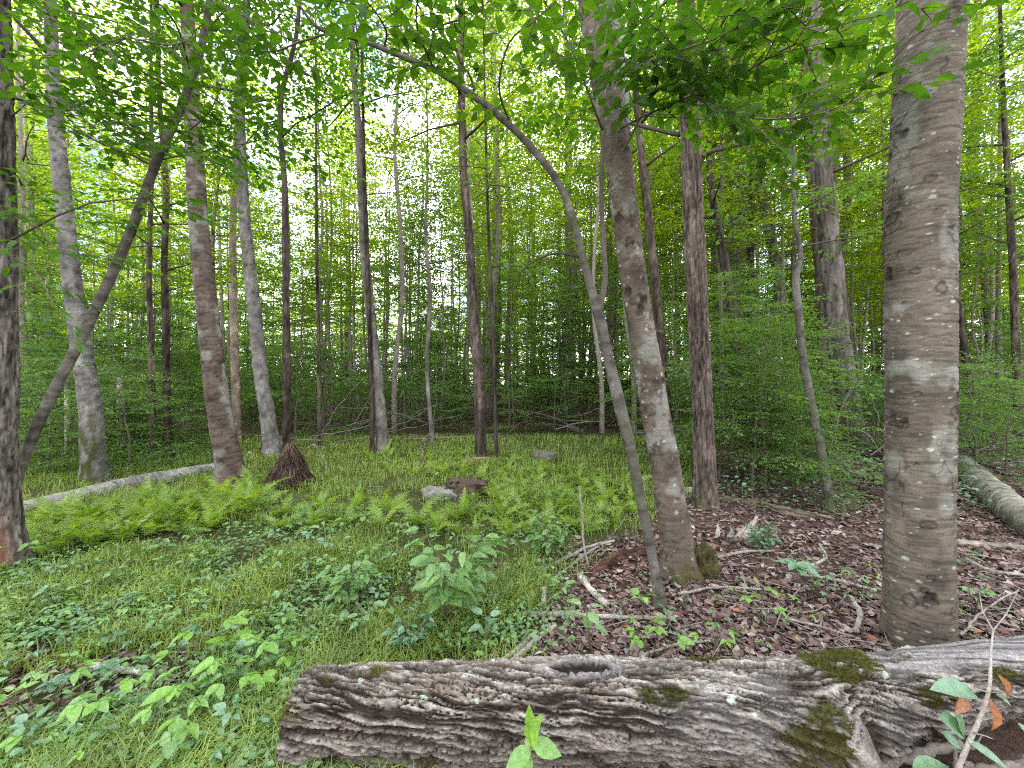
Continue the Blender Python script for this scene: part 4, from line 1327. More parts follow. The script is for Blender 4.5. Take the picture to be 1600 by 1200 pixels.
    Vs, Fs, cap, cs, _ = trunk_mesh('stub', sp, np.array([0.075, 0.060, 0.050, 0.042]), 'rough', (0.23, 0.20, 0.19), 40, 0.006, 316)
    obj('branch_stub', mesh_data('branch_stub', Vs, [Fs, cap], M['bark_log'], cs, True), root)
    return root
LOG = foreground_log()

# ------------------------------------------------------------------ sticks, small logs, stumps, stone
def stick(name, label, pts, r0, r1, colr, cat='stick', group=None, seed=0, wig=0.02, kind='stick', mat='wood', side=0):
    r = np.random.default_rng(seed)
    P = np.array(pts, float)
    Q, R = resample(P, np.linspace(r0, r1, len(P)), max(8, 5 * len(P)))
    Q[1:-1] += r.normal(0, wig * np.linalg.norm(P[-1] - P[0]) * 0.25, (len(Q) - 2, 3)) * np.array([1, 1, 0.5])
    Q, R = resample(Q, R, len(Q) * 2)
    k = 10
    V, F, T = tube(Q, R, k)
    g = Q[0].copy()
    nz = fbm(V * np.array([25, 25, 25]), 3, seed)
    V[:len(Q) * k] += (V[:len(Q) * k] - np.repeat(Q, k, 0)) * (0.7 * (nz[:len(Q) * k] - 0.5))[:, None]
    col = np.asarray(colr)[None, :] * (0.55 + 0.9 * fbm(V * 18, 3, seed + 1))[:, None]
    B = Build()
    B.add(V - g, F, T, col)
    for _ in range(side):
        a = r.integers(2, len(Q) - 2)
        d = unit(unit(Q[a + 1] - Q[a]) + r.normal(0, 0.7, 3))
        ln = r.uniform(0.15, 0.35) * np.linalg.norm(P[-1] - P[0])
        pts2 = np.array([Q[a], Q[a] + d * ln * 0.5 + r.normal(0, 0.02, 3), Q[a] + d * ln]) - g
        B.tube(pts2, np.array([R[a] * 0.6, R[a] * 0.4, R[a] * 0.2]), 5, np.asarray(colr) * 0.9)
    o = obj(name, B.data(name, M[mat]), None, tuple(g))
    return tag(o, label, cat, group)

def gp(px, py, lift=0.01):
    q = on_ground(px, py)
    return q + np.array([0, 0, lift])

LIGHTWOOD, GREYWOOD, REDWOOD = (0.36, 0.32, 0.29), (0.25, 0.22, 0.20), (0.20, 0.085, 0.06)

def mossy_log(name, label, pts, wpx, colr, kind, seed, lift=0.45, cat='log', smat=None):
    P, R = [], []
    for (px, py), w in zip(pts, wpx):
        q = on_ground(px, py)
        rr = w / 2 / FPX * q[1] * (0.85 + 0.15 * true_w(px)) * (0.85 + 0.4 * random.random())
        q[2] += rr * lift
        P.append(q)
        R.append(rr)
    P = np.array(P)
    g = P[0].copy()
    V, F, cap, col, (Q, RR) = trunk_mesh(name, P - g, np.array(R), kind, colr, 36, 0.03, seed)
    # close the near end too
    ring = 36
    V = np.vstack([V, Q[0]])
    col = np.vstack([col, col[0] * 0.6])
    jj = np.arange(ring)
    cap0 = np.stack([np.full(ring, len(V) - 1), (jj + 1) % ring, jj], -1)
    o = obj(name, mesh_data(name, V, [F, cap, cap0], smat or M['bark_rough'], col, True), None, tuple(g))
    return tag(o, label, cat)

mossy_log('fallen_log', 'long pale fallen log behind the fern bank on the left', [(20, 808), (110, 784), (230, 758), (345, 735)], [30, 24, 22, 18], (0.25, 0.235, 0.22), 'smooth', 401, smat=M['bark_smooth'])
mossy_log('fallen_log', 'short reddish log lying at the foot of the straight central trunk', [(706, 722), (735, 722), (766, 720)], [6, 9, 9], (0.26, 0.14, 0.10), 'rough', 402)
mossy_log('fallen_log', 'thick grey fallen trunk half hidden right of the thickest birch', [(1500, 735), (1545, 775), (1620, 835), (1720, 900)], [34, 38, 42, 46], (0.19, 0.18, 0.15), 'smooth', 403, smat=M['bark_smooth'])
mossy_log('fallen_log', 'thin fallen pole lying on leaf litter right of the thickest birch', [(1490, 850), (1550, 856), (1640, 868)], [12, 14, 15], (0.28, 0.24, 0.21), 'smooth', 404, smat=M['bark_smooth'])
mossy_log('fallen_log', 'brown mossy pole on the ground between the furrowed tree and the wavy stem', [(1128, 782), (1180, 790), (1225, 802), (1300, 815)], [10, 12, 12, 9], (0.20, 0.16, 0.12), 'rough', 405)
mossy_log('fallen_log', 'short pale log end between the birch and the furrowed tree', [(1055, 768), (1080, 769), (1105, 770)], [9, 10, 10], (0.34, 0.26, 0.22), 'smooth', 406, smat=M['bark_smooth'])
mossy_log('rotten_log', 'rotten dark red log crumbling left of the birch foot', [(912, 905), (950, 884), (992, 868), (1025, 862)], [10, 19, 20, 12], (0.115, 0.06, 0.048), 'rough', 407, 0.3, 'log')

SG = 'grey dead sticks on the leaf litter'
for i, (pts, w0, w1, c, lab) in enumerate([
    ([(800, 966), (880, 968), (960, 972), (1055, 974)], 9, 6, GREYWOOD, 'long straight stick lying on the litter left of the slim arching tree'),
    ([(765, 1052), (800, 1030), (838, 995)], 9, 7, LIGHTWOOD, 'pale forked-looking stick behind the log hollow'),
    ([(800, 1045), (835, 1010), (868, 985)], 11, 8, LIGHTWOOD, 'pale stick leaning on its neighbour just behind the log'),
    ([(905, 905), (925, 930), (948, 952)], 10, 9, LIGHTWOOD, 'short pale stick left of the slim arching tree'),
    ([(846, 955), (850, 930), (850, 918)], 9, 5, LIGHTWOOD, 'pale upright stub of wood at the edge of the greenery'),
    ([(820, 955), (860, 915), (905, 880), (955, 845)], 6, 4, GREYWOOD, 'long thin stick running uphill from the litter edge to the ferns'),
    ([(845, 900), (880, 880), (925, 858), (960, 850)], 7, 5, GREYWOOD, 'brown stick lying along the edge of the ferns'),
    ([(920, 890), (912, 850), (910, 800), (905, 760)], 4, 3, GREYWOOD, 'thin grey stem standing in the litter left of the slim arching tree'),
    ([(320, 1196), (365, 1165), (405, 1130), (425, 1122)], 15, 12, LIGHTWOOD, 'bent pale stick at the bottom left of the big log'),
    ([(425, 1122), (440, 1124), (462, 1118)], 10, 8, GREYWOOD, 'dark short stick against the cut end of the big log'),
    ([(556, 905), (557, 935), (562, 958), (585, 975), (612, 992)], 7, 3, (0.42, 0.38, 0.36), 'whitish curved twig in the grass left of the leafy bush'),
    ([(145, 1050), (190, 1056), (242, 1062)], 15, 13, (0.40, 0.36, 0.34), 'pale broken branch in the herbs at lower left'),
    ([(1329, 940), (1343, 965), (1338, 995)], 10, 10, GREYWOOD, 'short curved grey stick left of the thickest birch'),
    ([(1230, 975), (1290, 990), (1345, 1008)], 5, 4, GREYWOOD, 'thin straight twig lying in front of the thickest birch'),
    ([(1000, 1035), (1050, 1018), (1110, 1010)], 6, 4, GREYWOOD, 'thin stick right of the log hollow'),
    ([(1250, 905), (1300, 912), (1370, 930)], 7, 5, GREYWOOD, 'dark stick pointing at the thickest birch'),
    ([(1265, 885), (1290, 870), (1280, 850)], 6, 4, LIGHTWOOD, 'curled pale twig standing on the litter'),
    ([(1500, 1000), (1540, 960), (1590, 930)], 6, 4, GREYWOOD, 'twig lying right of the thickest birch'),
    ([(1110, 880), (1160, 868), (1210, 866)], 6, 4, GREYWOOD, 'grey twig lying right of the mossy stump'),
    ([(1060, 935), (1120, 925), (1190, 928)], 5, 4, GREYWOOD, 'twig right of the foot of the slim arching tree'),
    ([(640, 1022), (700, 1012), (745, 1003)], 7, 6, GREYWOOD, 'stick lying along the top back of the big log'),
    ([(1510, 880), (1555, 900), (1600, 905)], 9, 7, GREYWOOD, 'grey stick among litter near the right edge'),
]):
    w0, w1 = w0 * 0.95, w1 * 0.95
    P = [gp(a, b, 0.032) for a, b in pts]
    if i == 7 or i == 4 or i == 16:
        Y = P[0][1]
        P = [pix(a, b, Y) for a, b in pts]
    Yv = P[0][1]
    stick('stick', lab, P, w0 / 2 / FPX * Yv * true_w(pts[0][0]), w1 / 2 / FPX * Yv * true_w(pts[0][0]), c, 'stick', SG, 420 + i, 0.015, side=1 if i in (5, 6, 13) else 0)

# the tangles of dead branches at the edge of the woods
def brush(px0, px1, py0, py1, n, seed, label, group, rmin=0.006, rmax=0.022, lmin=0.8, lmax=2.8, up=0.35):
    r = np.random.default_rng(seed)
    for i in range(n):
        a = gp(r.uniform(px0, px1), r.uniform(py0, py1), r.uniform(0.02, 0.45))
        az = r.uniform(0, 2 * math.pi)
        L = r.uniform(lmin, lmax)
        el = abs(r.normal(0, up))
        d = np.array([math.cos(az) * math.cos(el), math.sin(az) * math.cos(el), math.sin(el)])
        P = [a, a + d * L * 0.5 + r.normal(0, 0.06, 3), a + d * L + np.array([0, 0, r.uniform(-0.15, 0.05)])]
        c = np.array([(0.15, 0.128, 0.115), (0.09, 0.075, 0.065), (0.20, 0.175, 0.16)][r.integers(3)])
        rr = r.uniform(rmin, rmax)
        stick('dead_branch', label, P, rr, rr * 0.35, c, 'dead branch', group, seed * 50 + i, 0.03, side=int(r.integers(1, 4)))
brush(480, 680, 668, 705, 28, 71, 'bare grey dead branch in the tangle at the back of the clearing', 'dead branches at the back of the clearing', lmin=1.2, lmax=3.8)
brush(1180, 1400, 690, 770, 40, 72, 'bare grey dead branch in the tangle behind the wavy stem', 'dead branches behind the wavy stem', 0.005, 0.02)
brush(1490, 1600, 680, 745, 18, 73, 'bare dead branch in the tangle right of the thickest birch', 'dead branches right of the thickest birch', 0.006, 0.02)
brush(60, 330, 676, 700, 16, 74, 'dead branch lying in the shade behind the left log', 'dead branches behind the left log')
brush(800, 1000, 672, 700, 12, 75, 'bare dead branch in the shade behind the central ferns', 'dead branches behind the central ferns')

def lump(name, label, cat, c, size, colr, seed, mat='wood', flat_top=None, rough=0.35, fr=3.0):
    """an irregular closed lump: stone or rotten stump"""
    nu, nv = 40, 24
    u = np.linspace(0, 2 * math.pi, nu, endpoint=False)
    v = np.linspace(0, math.pi, nv)
    U, W = np.meshgrid(u, v)
    D = np.stack([np.cos(U) * np.sin(W), np.sin(U) * np.sin(W), np.cos(W)], -1).reshape(-1, 3)
    D = np.sign(D) * np.abs(D) ** 0.7
    k = 1 + rough * (fbm(D * fr, 4, seed) - 0.5) * 2
    V = D * k[:, None] * np.asarray(size) * 0.5
    if flat_top is not None:
        top = flat_top * size[2] * 0.5 * (0.85 + 0.5 * (fbm(D * 7, 3, seed + 3) - 0.3))
        V[:, 2] = np.minimum(V[:, 2], top)
    i = np.arange(nv - 1)[:, None] * nu
    j = np.arange(nu)[None, :]
    F = np.stack([i + j, i + nu + j, i + nu + (j + 1) % nu, i + (j + 1) % nu], -1).reshape(-1, 4)
    col = np.asarray(colr)[None, :] * (0.5 + fbm(V * 14 / max(size), 4, seed + 1) * 1.0)[:, None]
    o = obj(name, mesh_data(name, V, [F], M[mat], col, True), None, tuple(c))
    return tag(o, label, cat)

q = on_ground(688, 774)
lump('stone', 'pale grey flat stone beside the dark broken stump in the clearing', 'stone', q + np.array([0, 0, 0.015]), (0.42, 0.30, 0.24), (0.20, 0.195, 0.182), 501, flat_top=0.7, rough=0.55, fr=1.9)
q = on_ground(728, 774)
lump('broken_stump', 'dark brown broken stump among ferns right of the pale stone', 'stump', q + np.array([0, 0.1, 0.05]), (0.50, 0.35, 0.36), (0.085, 0.062, 0.05), 502, flat_top=0.7, rough=1.0, fr=4.0)
q = on_ground(850, 720)
lump('cut_stump', 'low cut stump at the back of the ferns', 'stump', q + np.array([0, 0, 0.1]), (0.42, 0.38, 0.36), (0.12, 0.115, 0.095), 503, flat_top=0.35, rough=0.25)
q = on_ground(1100, 905)
lump('mossy_stump', 'mossy yellowish brown stump hugging the birch foot on its right', 'stump', q + np.array([0, 0.05, 0.06]), (0.19, 0.22, 0.30), (0.060, 0.052, 0.022), 504, rough=0.9, fr=4.5)

def jagged_stump():
    g = on_ground(1160, 842)
    root = thing('jagged_stump', 'low jagged stump of pale splintered wood on the litter behind the mossy stump', 'stump', tuple(g))
    r = np.random.default_rng(510)
    for (px, py, tx, ty, w) in ((1122, 836, 1122, 818, 8), (1138, 838, 1142, 822, 8), (1158, 840, 1182, 806, 16), (1150, 842, 1165, 822, 10)):
        a = pix(px, py, g[1] + r.uniform(-0.05, 0.05)) - g
        b = pix(tx, ty, g[1] + r.uniform(0, 0.15)) - g
        a[2] = -0.03
        B = Build()
        m = (a + b) / 2 + r.normal(0, 0.012, 3)
        P, R = resample(np.array([a, m, b]), np.array([w, w * 0.8, w * 0.15]) / 2 / FPX * g[1], 8)
        V, F, T = tube(P, R, 7)
        V += r.normal(0, 0.005, V.shape)
        B.add(V, F, T, np.array([0.34, 0.29, 0.25]) * (0.5 + fbm(V * 40, 2, 511))[:, None])
        obj('splinter', B.data('splinter', M['wood'], False), root)
jagged_stump()

def root_clump():
    g = on_ground(454, 758)
    root = thing('root_clump', 'shaggy cone of hanging red-brown rootlets around the thin dark tree', 'root clump', tuple(g))
    r = np.random.default_rng(520)
    H, rb, rt = 0.62, 0.24, 0.05
    # core
    nu, nv = 36, 20
    u = np.linspace(0, 2 * math.pi, nu, endpoint=False)
    v = np.linspace(0, 1, nv)
    U, W = np.meshgrid(u, v)
    rr = (rb * (1 - W) ** 1.35 + rt) * (0.82 + 0.3 * fbm(np.stack([np.cos(U).ravel() * 3, np.sin(U).ravel() * 3, W.ravel() * 3], -1), 3, 521).reshape(U.shape))
    V = np.stack([rr * np.cos(U), rr * np.sin(U), W * H - 0.03], -1).reshape(-1, 3)
    i = np.arange(nv - 1)[:, None] * nu
    j = np.arange(nu)[None, :]
    F = np.stack([i + j, i + (j + 1) % nu, i + nu + (j + 1) % nu, i + nu + j], -1).reshape(-1, 4)
    V = np.vstack([V, [[0, 0, H]]])
    jj = np.arange(nu)
    cap = np.stack([(nv - 1) * nu + jj, (nv - 1) * nu + (jj + 1) % nu, np.full(nu, nv * nu)], -1)
    col = np.array([0.08, 0.05, 0.04]) * (0.4 + 1.1 * fbm(V * 25, 3, 522))[:, None]
    obj('core', mesh_data('core', V, [F, cap], M['wood'], col, True), root)
    B = Build()
    for k in range(520):
        a = r.uniform(0, 2 * math.pi)
        z0 = r.uniform(0.1, 1.0)
        z1 = max(0, z0 - r.uniform(0.2, 0.6))
        def at(z, out):
            q_ = rb * (1 - z) ** 1.35 + rt + out
            b_ = a + r.normal(0, 0.2)
            return (q_ * math.cos(b_), q_ * math.sin(b_), z * H)
        B.tube([at(z0, 0.0), at((z0 + z1) / 2, r.uniform(0.0, 0.05)), at(z1, r.uniform(0.01, 0.09))], [0.007, 0.005, 0.003], 3, np.array([0.105, 0.072, 0.058]) * r.uniform(0.3, 1.7))
    ro = obj('rootlets', B.data('rootlets', M['wood'], False), root)
    ro['kind'] = 'stuff'
root_clump()
stick('dead_branch', 'bare twisted branch rising from the shaggy root clump', [pix(440, 700, 6.0), pix(428, 660, 6.0), pix(420, 640, 6.0), pix(412, 615, 6.0)], 0.014, 0.006, (0.1, 0.08, 0.07), 'dead branch', None, 530, 0.02)
stick('dead_branch', 'bare dark branch arching right from the shaggy root clump', [pix(465, 720, 5.8), pix(490, 695, 5.8), pix(505, 715, 5.8), pix(512, 735, 5.7)], 0.014, 0.006, (0.16, 0.13, 0.11), 'dead branch', None, 531, 0.02)

# ------------------------------------------------------------------ ferns
def frond_mesh(seed, L=0.55):
    r = np.random.default_rng(seed)
    n = 22
    t = np.linspace(0, 1, n + 1)
    bend = r.uniform(0.7, 1.25)
    ang = rad(72) - t * bend * 1.5
    ds = L / n
    x = np.concatenate([[0], np.cumsum(np.cos(ang[:-1]) * ds)])
    z = np.concatenate([[0], np.cumsum(np.sin(ang[:-1]) * ds)])
    y = np.cumsum(r.normal(0, 0.0025, n + 1))
    C = np.stack([x, y, z], -1)
    T = unit(np.gradient(C, axis=0))
    S = np.array([0, 1.0, 0])
    N = unit(np.cross(T, S))
    V, Fq, Ft = [], [], []
    for i in range(3, n + 1):
        w = L * 0.17 * math.sin(math.pi * min(1, (t[i] * 0.93 + 0.09)) ** 0.8) * r.uniform(0.85, 1.1) + 0.004
        for s in (-1, 1):
            d = unit(S * s + T[i] * 0.45 - N[i] * 0.0 + np.array([0, 0, r.normal(-0.12, 0.12)]))
            wd = ds * 0.42
            k = len(V)
            V += [C[i] - T[i] * wd, C[i] + d * w * 0.55 - T[i] * wd * 0.9, C[i] + d * w, C[i] + d * w * 0.55 + T[i] * wd * 0.9, C[i] + T[i] * wd]
            Ft += [(k, k + 1, k + 3), (k, k + 3, k + 4), (k + 1, k + 2, k + 3)]
    k0 = len(V)
    for i in range(n + 1):
        wv = 0.003 * (1 - 0.7 * t[i])
        V += [C[i] - S * wv, C[i] + S * wv]
        if i:
            a = k0 + 2 * i
            Fq.append((a - 2, a - 1, a + 1, a))
    V = np.array(V)
    col = np.full((len(V), 3), r.uniform(0.25, 0.75))
    return mesh_data('frond', V, [np.array(Fq), np.array(Ft)], M['fern_brown' if seed == 606 else 'fern'], col)
FROND = [frond_mesh(600 + i, (0.38, 0.50, 0.60)[i % 3]) for i in range(7)]
def fern_source(seed):
    r = np.random.default_rng(seed)
    t = thing('fern', 'fern', 'fern', (0, 0, 0), 'ferns')
    n = int(r.integers(7, 10))
    for i in range(n):
        o = obj('frond', FROND[6 if r.random() < 0.08 else r.integers(6)], t)
        o.rotation_euler = (r.normal(0, 0.22), r.normal(0.05, 0.28), i * 2 * math.pi / n + r.uniform(-0.35, 0.35))
        s = r.uniform(0.75, 1.15)
        o.scale = (s, s, s)
    return t
FERN = [fern_source(620 + i) for i in range(5)]
fern_used = [False] * 5
def fern_at(x, y, s, rz, v, label, group):
    loc = (x, y, th(x, y) - 0.01)
    if not fern_used[v]:
        fern_used[v] = True
        t = FERN[v]
        t.location = loc
        t.rotation_euler = (0, 0, rz)
        t.scale = (s, s, s)
        t['label'], t['group'] = label, group
    else:
        copy_thing(FERN[v], loc, rz, s, label, group)
r_ = np.random.default_rng(77)
def fern_patch(n, poly, s0, s1, label, group, gap=0.16):
    got = []
    tries = 0
    xs = [p[0] for p in poly]
    ys = [p[1] for p in poly]
    while len(got) < n and tries < n * 60:
        tries += 1
        px, py = r_.uniform(min(xs), max(xs)), r_.uniform(min(ys), max(ys))
        inside = False
        for i in range(len(poly)):
            x1, y1 = poly[i]
            x2, y2 = poly[i - 1]
            if (y1 > py) != (y2 > py) and px < (x2 - x1) * (py - y1) / (y2 - y1) + x1:
                inside = not inside
        if not inside:
            continue
        q_ = on_ground(px, py)
        if any((q_[0] - a) ** 2 + (q_[1] - b) ** 2 < gap ** 2 for a, b in got):
            continue
        got.append((q_[0], q_[1]))
        xm, xM = min(xs), max(xs)
        part = 'left end' if px < xm + (xM - xm) / 3 else 'right end' if px > xM - (xM - xm) / 3 else 'middle'
        fern_at(q_[0], q_[1], r_.uniform(s0, s1), r_.uniform(0, 6.28), int(r_.integers(5)), label + ', ' + part, group)
fern_patch(85, [(55, 810), (150, 800), (330, 775), (385, 800), (330, 830), (180, 850), (70, 868)], 0.4, 0.8, 'arching yellow-green fern in the bank before the long pale log', 'ferns in front of the left log', 0.13)
fern_patch(52, [(700, 800), (760, 770), (860, 745), (985, 760), (1000, 815), (930, 830), (860, 835), (760, 850), (690, 840)], 0.35, 0.8, 'bright fern in the broad patch left of the slim arching tree', 'ferns left of the arching tree', 0.16)
fern_patch(22, [(430, 800), (560, 790), (700, 815), (690, 840), (560, 825), (440, 835)], 0.55, 0.9, 'scattered fern in the grass left of the broken stump', 'ferns in the grass', 0.3)
fern_patch(45, [(540, 715), (640, 700), (760, 720), (880, 728), (960, 745), (760, 760), (620, 742)], 0.3, 0.6, 'low fern at the back of the clearing around the central trunk', 'ferns at the back of the clearing', 0.25)
fern_patch(20, [(330, 760), (390, 755), (420, 790), (380, 810)], 0.6, 0.9, 'fern around the splayed foot of the stout dark tree', 'ferns at the stout tree', 0.2)

# ------------------------------------------------------------------ herbs, seedlings and bushes with their leaves
def herb(name, label, cat, loc, kind, size, seed, mat='leaf_herb', group=None, az0=None):
    r = np.random.default_rng(seed)
    root = thing(name, label, cat, tuple(loc), group)
    B = Build()
    items = []
    green = np.array([0.10, 0.12, 0.05])
    if kind == 'seedling':
        h = size * r.uniform(0.8, 1.2)
        top = np.array([r.normal(0, 0.15) * h, r.normal(0, 0.15) * h, h])
        B.tube([np.array([0, 0, -0.02]), top * 0.5 + r.normal(0, 0.02 * h, 3), top], [0.0035, 0.003, 0.002], 5, green)
        n = int(r.integers(5, 8))
        for i in range(n):
            f = 1.0 if i < 3 else r.uniform(0.45, 0.9)
            a = i * 2.4 + r.uniform(-0.4, 0.4)
            d = np.array([math.cos(a), math.sin(a), r.uniform(-0.15, 0.35)])
            p = top * f
            pet = p + d * size * 0.12
            B.tube([p, pet], [0.0016, 0.0013], 3, green)
            items.append((pet, d, np.array([r.normal(0, 0.3), r.normal(0, 0.3), 1]), size * r.uniform(0.28, 0.42)))
    elif kind == 'trifoliate':
        n = int(r.integers(3, 6))
        for i in range(n):
            a = (i * 2 * math.pi / n + r.uniform(-0.5, 0.5)) if az0 is None else az0 + r.uniform(-0.9, 0.9)
            h = size * r.uniform(0.6, 1.15)
            out = size * r.uniform(0.3, 0.7)
            tip = np.array([math.cos(a) * out, math.sin(a) * out, h])
            B.tube([np.array([0, 0, -0.02]), tip * 0.55 + np.array([0, 0, 0.15 * h]), tip], [0.003, 0.0025, 0.0015], 4, green)
            for s in (-1.15, 0, 1.15):
                d = np.array([math.cos(a + s), math.sin(a + s), r.uniform(-0.35, 0.05)])
                items.append((tip, d, np.array([r.normal(0, 0.25), r.normal(0, 0.25), 1]), size * r.uniform(0.26, 0.36) * (1.1 if s == 0 else 0.9)))
    elif kind == 'bush':
        n = int(r.integers(9, 12))
        for i in range(n):
            a = i * 2.4 + r.uniform(-0.4, 0.4)
            h = size * r.uniform(0.45, 1.05)
            out = size * r.uniform(0.12, 0.5)
            tip = np.array([math.cos(a) * out, math.sin(a) * out, h])
            mid = tip * 0.5 + np.array([0, 0, 0.12 * h])
            B.tube([np.array([0, 0, -0.02]), mid, tip], [0.0045, 0.003, 0.0015], 5, np.array([0.14, 0.12, 0.08]))
            m = int(r.integers(10, 15))
            for k in range(m):
                f = 0.30 + 0.70 * (k + 0.5) / m
                p = mid * (1 - abs(2 * f - 1)) + (tip * max(0, 2 * f - 1)) if f > 0.5 else mid * 2 * f
                p = mid + (tip - mid) * (2 * f - 1) if f > 0.5 else mid * 2 * f
                aa = a + (1 if k % 2 else -1) * r.uniform(0.6, 1.5)
                d = np.array([math.cos(aa), math.sin(aa), r.uniform(-0.25, 0.25)])
                pet = p + d * size * r.uniform(0.03, 0.15)
                B.tube([p, pet], [0.0016, 0.0012], 3, green)
                items.append((pet, d, np.array([r.normal(0, 0.35), r.normal(0, 0.35), 1]), size * r.uniform(0.15, 0.24)))
    elif kind == 'whorl':
        h = size
        top = np.array([0, 0, h])
        B.tube([np.array([0, 0, -0.02]), top * 0.5 + r.normal(0, 0.01, 3), top], [0.004, 0.003, 0.002], 5, green)
        for i in range(7):
            a = i * 2 * math.pi / 7 + r.uniform(-0.2, 0.2)
            items.append((top, np.array([math.cos(a), math.sin(a), r.uniform(-0.1, 0.2)]), np.array([r.normal(0, 0.15), r.normal(0, 0.15), 1]), size * r.uniform(0.7, 0.95)))
    obj('stem', B.data('stem', M['wood']), root)
    for (p, d, n_, s) in items:
        leaf_obj(root, p, d, n_, s, mat, int(r.integers(4)))
    return root

def H(px, py, lift=0.0):
    return on_ground(px, py) + np.array([0, 0, lift])

herb('leafy_bush', 'leafy green bush with pale oval leaves in the grass right of the whitish twig', 'bush', H(700, 985), 'bush', 0.56, 701, 'leaf_herb')
herb('leafy_bush', 'bush with a few yellowish leaves around the whitish curved twig', 'bush', H(545, 950), 'bush', 0.36, 702, 'leaf_herb')
herb('leafy_bush', 'low bush of round leaves at the litter edge left of the rotten log', 'bush', H(850, 872), 'bush', 0.40, 703, 'leaf_herb')
herb('leafy_bush', 'bluish herb bush close behind the left part of the big log', 'bush', H(640, 1020), 'bush', 0.22, 704, 'leaf_blue')
herb('seedling', 'tall bright bramble shoot with three-part leaves left of the cut log end', 'bramble', H(395, 1075), 'trifoliate', 0.25, 705, 'leaf_bright')
herb('seedling', 'bright bramble shoot nearest the cut log end, leaves hanging low', 'bramble', H(345, 1135), 'trifoliate', 0.26, 706, 'leaf_bright')
herb('seedling', 'bright bramble shoot behind the other two bramble shoots', 'bramble', H(330, 1040), 'trifoliate', 0.28, 707, 'leaf_bright')
for i, (px, py, s, lab) in enumerate([(420, 1010, 0.22, 'bright bramble shoot nearest the leafy bush with yellowish leaves'), (300, 1085, 0.20, 'low bright bramble shoot left of the tall bramble shoot'), (370, 1110, 0.22, 'bright bramble shoot between the tall one and the pale bent stick'),
                                       (270, 1150, 0.20, 'bright bramble shoot just right of the pale broken branch'), (440, 1050, 0.18, 'bright bramble shoot closest to the upper corner of the cut log end'), (120, 1170, 0.22, 'bright bramble shoot at the lower left below the pale broken branch'), (60, 1130, 0.20, 'bright bramble shoot at the far lower left')]):
    herb('seedling', lab, 'bramble', H(px, py), 'trifoliate', s, 760 + i, 'leaf_bright')
herb('seedling', 'yellow-green sapling sprig on bare litter left of the thickest birch', 'seedling', H(1195, 985), 'trifoliate', 0.20, 708, 'leaf_bright')
herb('seedling', 'bluish green plant with pointed spreading leaves on the litter right of the birch', 'seedling', H(1245, 922), 'whorl', 0.17, 709, 'leaf_blue')
herb('seedling', 'second bluish plant right of the pointed-leaved one', 'seedling', H(1290, 925), 'seedling', 0.16, 710, 'leaf_blue')
herb('seedling', 'seedling with dark heart-shaped leaves just behind the log hollow', 'seedling', H(925, 1030), 'seedling', 0.26, 711, 'leaf_herb')
herb('seedling', 'seedling with light leaves in front of the slim arching tree', 'seedling', H(1005, 975), 'seedling', 0.19, 712, 'leaf_bright')
herb('seedling', 'broad single-stemmed seedling right of the slim arching tree foot', 'seedling', H(1048, 985), 'seedling', 0.14, 713, 'leaf_blue')
herb('seedling', 'light green low seedling behind the log right of the hollow', 'seedling', H(1022, 1030), 'trifoliate', 0.20, 714, 'leaf_bright')
herb('seedling', 'light green seedling behind the log near the bulge', 'seedling', H(1120, 1032), 'trifoliate', 0.16, 715, 'leaf_bright')
herb('seedling', 'seedling between the pale sticks and the log hollow', 'seedling', H(760, 1035), 'seedling', 0.20, 716, 'leaf_blue')
herb('seedling', 'small seedling growing between the sticks left of the arching tree', 'seedling', H(880, 960), 'seedling', 0.20, 717, 'leaf_herb')
herb('seedling', 'low pale-leaved plant left of the thickest birch foot', 'seedling', H(1345, 935), 'trifoliate', 0.16, 718, 'leaf_herb')
herb('seedling', 'low leafy plant right of the thickest birch foot', 'seedling', H(1520, 960), 'trifoliate', 0.16, 719, 'leaf_herb')
herb('seedling', 'dark green plant beside the jagged stump', 'seedling', H(1190, 860), 'bush', 0.25, 720, 'leaf_blue')
herb('seedling', 'green creeper leaves at the foot of the edge trunk', 'creeper', H(24, 905), 'trifoliate', 0.26, 721, 'leaf_bright')
herb('seedling', 'bluish seedling at the foot of the thickest birch on the right', 'seedling', H(1500, 905), 'seedling', 0.22, 722, 'leaf_blue')

# the bright sprig in front of the log: stem and five leaves
def sprig():
    base = np.array([0.055, 1.335, th(0.055, 1.335)])
    root = thing('bright_sprig', 'bright lime green sprig with pointed leaves standing in front of the big log', 'sprig', tuple(base))
    Y = 1.33
    B = Build()
    B.tube([np.array([0.02, 0, -0.02]), pix(831, 1188, Y) - base, pix(828, 1150, Y) - base, pix(826, 1128, Y) - base], [0.003, 0.0026, 0.002, 0.0015], 6, (0.16, 0.20, 0.07))
    obj('stem', B.data('stem', M['wood']), root)
    def lf(a, b, n_, v):
        A, C = pix(*a) - base, pix(*b) - base
        leaf_obj(root, A, C - A, np.array(n_, float), float(np.linalg.norm(C - A)), 'leaf_bright', v)
    lf((826, 1132, Y), (828, 1110, Y - 0.02), (0.1, -0.9, 0.4), 1)
    lf((829, 1160, Y), (834, 1128, Y - 0.05), (-0.5, -0.7, 0.5), 1)
    lf((832, 1160, Y), (878, 1180, Y - 0.03), (0.2, -0.7, 0.7), 0)
    lf((829, 1170, Y), (790, 1200, Y - 0.04), (-0.3, -0.7, 0.7), 0)
    lf((829, 1182, Y), (812, 1222, Y - 0.05), (-0.1, -0.8, 0.6), 2)
    lf((828, 1168, Y), (820, 1150, Y + 0.03), (0, -0.6, 0.8), 1)
sprig()

